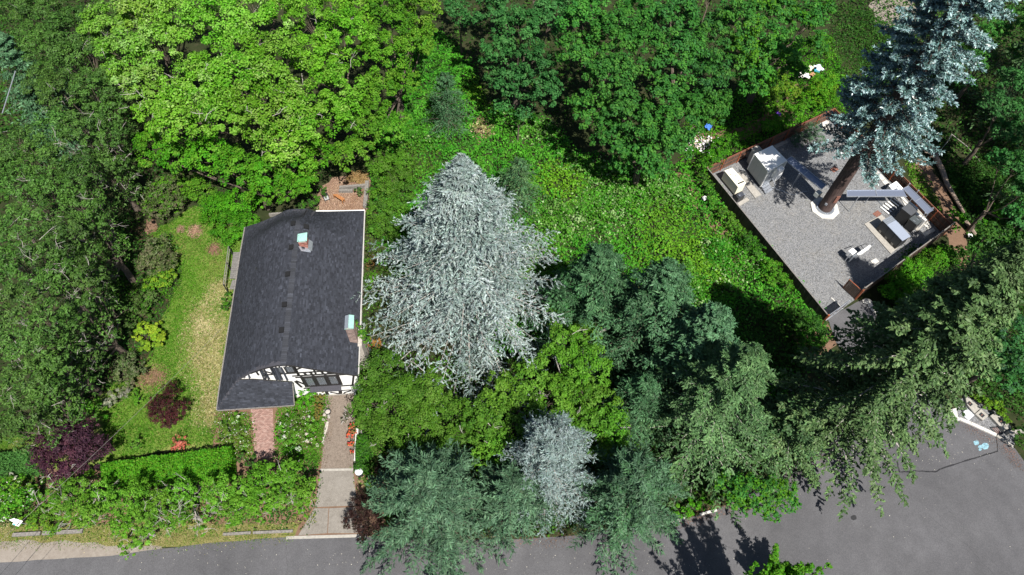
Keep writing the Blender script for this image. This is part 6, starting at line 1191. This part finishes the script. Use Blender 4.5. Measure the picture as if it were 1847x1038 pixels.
p = at(592.5, 746, 0); pot = empty('plant_pot', (p[0], p[1], 0), 'round dark rimmed pot beside the top of the driveway', 'pot'); MB().lathe([(.20, 0), (.27, .38), (.30, .40), (.30, .46), (.25, .46), (.24, .36)], (0, 0, 0), 18).build('pot_body', DARKMETAL, pot); MB().lathe([(.235, .36), (.02, .39)], (0, 0, 0), 14).build('soil', STONE, pot)
rr = random.Random(3)
for k, (u, v, s_, l) in enumerate(((588, 741, .35, 'white stone above the dark rimmed pot'), (586.5, 748, .34, 'pale stone left of the dark rimmed pot'), (593.5, 752, .30, 'white stone just below the dark rimmed pot'), (584, 758, .28, 'small pale stone at the bed edge of the driveway'))):
    p = at(u, v, 0); m = MB(); m.lathe([(s_ * .5, 0), (s_ * .62, .12), (s_ * .3, .24)], (0, 0, 0), 7); o = m.build('stone', CONC if k in (0, 2) else STONE); o.location = (p[0], p[1], .03); o.rotation_euler = (0, 0, k); o.scale = (1.5, .8, 1); tag(o, l, 'stone', 'stones edging the driveway')
for px, l in (([(589, 760), (593, 761), (591, 772), (587, 784), (584, 782), (586, 770)], 'long flat edging slab on the left side of the driveway'), ([(583, 784), (586, 785), (584, 800), (580, 800)], 'flat edging slab below the long one beside the driveway')):
    P = [at(u, v, .14) for u, v in px]; tag(MB().prism([tuple(p[:2]) for p in P], 0, .14).build('edging_slab', STONE), l, 'slab', 'flat slabs edging the driveway')
# toppled yard sign
p = at(62, 948, 0); sg = empty('yard_sign', (p[0], p[1], 0), 'white yard sign with a teal mark leaning in the verge grass', 'sign')
q = [at(u, v, 1.25) - np.array([p[0], p[1], 0]) for u, v in ((28, 936), (41, 940), (33, 950), (22, 946))]; q2 = [w - np.array([0, 0, .04]) for w in q]
m = MB(); m.mesh(q + q2, [(0, 1, 2, 3), (7, 6, 5, 4), (0, 4, 5, 1), (1, 5, 6, 2), (2, 6, 7, 3), (3, 7, 4, 0)]); m.build('board', WHITE, sg)
q = [at(u, v, 1.3) - np.array([p[0], p[1], 0]) for u, v in ((16, 938), (26, 935), (30, 939), (22, 941.5))]; q2 = [w - np.array([0, 0, .04]) for w in q]; m = MB(); m.mesh(q + q2, [(0, 1, 2, 3), (7, 6, 5, 4), (0, 4, 5, 1), (1, 5, 6, 2), (2, 6, 7, 3), (3, 7, 4, 0)]); m.build('rider_board', WHITE, sg)
q = [at(u, v, 1.262) - np.array([p[0], p[1], 0]) for u, v in ((24, 944), (28, 945.5), (26.5, 948), (23, 946.5))]; m = MB(); m.face(q); m.build('printed_mark', solid('teal_print', (.10, .40, .42), .5), sg)
q = [at(u, v, 1.262) - np.array([p[0], p[1], 0]) for u, v in ((35, 940.5), (36.5, 941), (31, 948.5), (29.5, 948))]; m = MB(); m.face(q); m.build('printed_bar', DARKMETAL, sg)
a = at(39, 944, 1.2) - np.array([p[0], p[1], 0]); MB().tube([(0, 0, .0), a], [.03, .03], 6).build('post', GALV, sg)
for k, (u, v) in enumerate(((62, 951), (66, 949), (68, 953), (25, 978), (29, 983), (20, 984))): pass
# overhead cables
for i, (a, b, s_, l) in enumerate((((-60, 1030, 8.0), (407, 585, 3.0), .5, 'service cable running over the purple plum to the house eave'), ((-60, 1103, 8.0), (80, 945, 8.0), .1, 'thin dark cable crossing the bottom left corner of the road'), ((-30, 1103, 8.0), (84, 970, 8.0), .1, 'thin dark cable right beside the other one in the bottom left corner'))):
    A, B = at(*a), at(*b); m = MB(); m.tube([A + (B - A) * t - np.array([0, 0, s_ * 4 * t * (1 - t)]) for t in np.linspace(0, 1, 14)], [.012] * 14, 5); tag(m.build('overhead_cable', OLDWOOD if i == 0 else DARKMETAL), l, 'cable', 'overhead cables at the bottom left')
a, b = at(4, 205, 9), at(28, 128, 11); tag(MB().tube([a, b], [.05, .05], 5).build('overhead_cable', GREYMETAL), 'pale cable crossing the dark hole among the cypresses', 'cable')
# concrete vaults and kerb by the turning circle
def slabthing(name, px, h, mat, label, cat, group=None, hatch=None):
    c = sum(at(u, v, h) for u, v in px) / len(px); root = empty(name, (c[0], c[1], 0), label, cat, group); P = [at(u, v, h) for u, v in px]
    MB().prism([tuple(p[:2]) for p in P], 0, h).build('slab', mat, root, root.location)
    if hatch:
        q = at(*hatch, h + .01); MB().box((q[0], q[1], h + .008), (.42, .42, .02), .65).build('lid_plate', DARKMETAL, root, root.location)
        MB().box((q[0], q[1], h + .022), (.2, .07, .02), .65).build('lid_handle', RUST, root, root.location)
    return root
GV_ = 'concrete vault lids by the turning circle'
slabthing('vault_lid', [(1740, 711), (1769, 736), (1758, 746.5), (1744.5, 730)], .32, CONC, 'long concrete vault lid nearest the largest fir', 'vault lid', GV_, (1749.5, 728.5))
slabthing('vault_lid', [(1770, 738), (1783, 750.5), (1773, 759), (1759, 747)], .32, CONC, 'middle concrete vault lid with a dark square plate', 'vault lid', GV_, (1771, 749))
slabthing('vault_lid', [(1786, 750.5), (1798.5, 743), (1824, 770), (1812, 778)], .34, CONC, 'detached concrete vault lid nearest the dark bush', 'vault lid', GV_, (1805.5, 760.5))
slabthing('utility_pad', [(1733.7, 746.5), (1744.5, 737), (1758, 749), (1747, 759)], .12, solid('pale_grey_pad', (.45, .47, .50), .7, var=.06), 'smooth pale grey utility pad in front of the vault lids', 'pad')
slabthing('concrete_block', [(1714, 739), (1725.6, 736), (1729, 756), (1713, 748)], .45, PALECONC, 'bright white concrete block at the end of the kerb', 'block')
sheet('vault_gravel', [(1722, 725), (1745, 715), (1800, 745), (1835, 785), (1828, 808), (1796, 784), (1730, 754)], .030, G_GRAVEL, seed=30, amp=.05)
kr = empty('kerb', (*at(1760, 770)[:2], 0)); kr['kind'] = 'structure'
KP = [(1713.5, 757), (1729.7, 756.6), (1750, 765), (1773, 775.5), (1795.7, 786)]
for a, b in zip(KP[:-1], KP[1:]): A, B = at(*a), at(*b); e_ = (B - A) / np.linalg.norm(B - A) * .01; MB().bar((A + e_)[:2].tolist() + [.09], (B - e_)[:2].tolist() + [.09], .34, .18).build('kerb_stone', PALECONC, kr, kr.location)
for a, b in zip([(1797, 787), (1812, 797.5), (1827, 808)][:-1], [(1812, 797.5), (1827, 808)]): A, B = at(*a), at(*b); e_ = (B - A) / np.linalg.norm(B - A) * .01; MB().bar((A + e_)[:2].tolist() + [.08], (B - e_)[:2].tolist() + [.08], .26, .16).build('kerb_stone', CONC, kr, kr.location)
for a, b in (((1262, 929), (1292, 921)), ((1210, 943), (1234, 936))): A, B = at(*a), at(*b); MB().bar((*A[:2], .09), (*B[:2], .09), .22, .18).build('kerb_stone', PALECONC, kr, kr.location)
q = [at(u, v, .05) for u, v in ((1786, 772), (1800, 770.5), (1809, 782), (1797, 784.5))]; gr = empty('drain_grate', (*(sum(q) / 4)[:2], 0), 'dark square drain frame on the gravel between kerb and vault lid', 'drain')
for i in range(4): MB().bar(q[i], q[(i + 1) % 4], .09, .08).build('frame_bar', DARKMETAL, gr, gr.location)
for t in (.25, .5, .75): MB().bar(q[0] + (q[1] - q[0]) * t, q[3] + (q[2] - q[3]) * t, .05, .06).build('grate_bar', RUST, gr, gr.location)
A, B = at(1813, 784), at(1870, 776); tag(MB().bar((*A[:2], .3), (*B[:2], .3), .3, .6).build('retaining_wall', CONC), 'low dark concrete wall running to the right edge beside the dark bush', 'wall')
# rocks at the foot of the short drive
for k, (u, v, s_, l) in enumerate(((1563, 545, .55, 'pale rock nearest the gate post'), (1569, 552, .45, 'pale rock second from the gate post'), (1576, 560, .5, 'pale rock just above the dark fir bough'), (1583, 566, .45, 'pale rock half under the dark fir bough'))):
    p = at(u, v, 0); m = MB(); m.lathe([(s_ * .7, 0), (s_ * .85, s_ * .35), (s_ * .35, s_ * .7)], (0, 0, 0), 7); o = m.build('rock', PALECONC); o.location = (p[0], p[1], -.02); o.rotation_euler = (.1, 0, k * 1.3); o.scale = (1.2, .8, 1); tag(o, l, 'rock', 'rocks along the short drive')
# fallen log with its roots
A, Bm, B = at(1688, 285, .5), at(1708, 332, .45), at(1738, 384, .35); lg = empty('fallen_log', (*A[:2], 0), 'fallen grey brown log with a forked root end beside the east fence', 'log'); o_ = np.array([*A[:2], 0])
LOGM = solid('log_bark', (.22, .17, .135), .9, var=.3, scale=7, bump=.4)
MB().tube([A - o_, (A + Bm) / 2 - o_ + (.1, 0, .05), Bm - o_, (Bm + B) / 2 - o_, B - o_], [.34, .30, .27, .22, .18], 9).build('stem', LOGM, lg)
for k, (u, v, z, r) in enumerate(((1674, 262, 1.2, .14), (1681, 258, .9, .12), (1668, 275, .8, .10), (1693, 266, 1.0, .13), (1697, 280, .6, .10), (1662, 270, .4, .08), (1672, 285, .3, .09))):
    q = at(u, v, z) - o_; MB().tube([A - o_, (q + A - o_) / 2 + (.1 * math.sin(k), .1, .1), q], [.2, r, r * .35], 6).build('root', LOGM if k % 2 else TEAK if k == 3 else LOGM, lg)
A, B = at(1742, 400, .3), at(1760, 425, .25); tag(MB().tube([A, (A + B) / 2 + (0, 0, .05), B], [.24, .23, .2], 8).build('log_piece', LOGM), 'short dark piece of log past the bright bush by the fence corner', 'log')
for (a, b, l) in (((1716, 242, .3), (1768, 292, .3), 'thin fallen branch lying in the dark hollow behind the tower'), ((1716, 244, .4), (1696, 272, .5), 'thin pale branch leaning from the root end of the log')):
    A, B = at(*a), at(*b); tag(MB().tube([A, (A + B) / 2 + (.2, .1, .1), B], [.05, .045, .02], 5).build('fallen_branch', GREYBARK), l, 'branch', 'fallen branches by the log')
# litter
def rag(name, label, cat, u, v, w, colr, seed, group=None):
    r_ = np.random.default_rng(seed); p = at(u, v, 0.3); m = MB(); n = 7; G = [[(i / (n - 1) - .5, j / (n - 1) - .5) for j in range(n)] for i in range(n)]
    P = [(x * w * (1 + r_.uniform(-.2, .2)), y * w * .75 * (1 + r_.uniform(-.2, .2)), .22 * w * r_.random() + .25) for row in G for x, y in row]
    m.mesh(P, [(i * n + j, (i + 1) * n + j, (i + 1) * n + j + 1, i * n + j + 1) for i in range(n - 1) for j in range(n - 1)])
    P2 = [(x, y, z - .04) for x, y, z in P]; m.mesh(P2, [(i * n + j, i * n + j + 1, (i + 1) * n + j + 1, (i + 1) * n + j) for i in range(n - 1) for j in range(n - 1)])
    o = m.build(name, solid(name + '_' + str(seed), colr, .8, var=.15)); o.location = (p[0], p[1], .25); o.rotation_euler = (0, 0, seed); return tag(o, label, cat, group)
rag('tarp', 'crumpled bright blue tarp in the grass below the maples', 'tarp', 1277, 231, 1.0, (.05, .16, .50), 1)
rag('cloth', 'purple cloth lying on the brown footpath', 'cloth', 1403, 208, .75, (.13, .04, .42), 2)
GT_ = 'discarded things among the bushes'
rag('cloth', 'white cloth on the left of the discarded heap in the bushes', 'cloth', 1449, 139, 1.3, (.66, .64, .60), 3, GT_); rag('cloth', 'cream cloth at the top of the discarded heap in the bushes', 'cloth', 1460, 126, .9, (.58, .52, .42), 4, GT_)
rag('cloth', 'white and pale blue cloth at the right of the discarded heap in the bushes', 'cloth', 1476, 126, 1.2, (.55, .60, .68), 5, GT_); rag('cloth', 'teal blue bag in the discarded heap', 'bag', 1472, 131, .65, (.03, .25, .38), 6, GT_); rag('cardboard', 'brown cardboard in the discarded heap', 'cardboard', 1464, 137, .75, (.36, .20, .11), 7, GT_)
r_ = np.random.default_rng(9); n = 240; c = at(1268, 262, .1); P = np.column_stack([c[0] + r_.normal(0, .85, n), c[1] + r_.normal(0, .75, n), r_.uniform(.05, .35, n)]); sz = r_.uniform(.12, .42, n)
quads_obj('litter_heap', leaves(P, unit(np.array([0, 0, 1.]) + r_.standard_normal((n, 3)) * .5), r_.standard_normal((n, 3)), sz, sz * .7), tints(n, [(.62, .60, .60), (.5, .48, .5), (.30, .29, .30), (.55, .42, .36), (.7, .69, .68)], r_), PIECE)['kind'] = 'stuff'
for (u, v, l) in ((1270, 360, 'white bag caught by the meadow fence'), (1748, 428, 'white bag near the dark piece of log')): rag('bag', l, 'bag', u, v, .6, (.62, .62, .62), int(u), 'white bags')
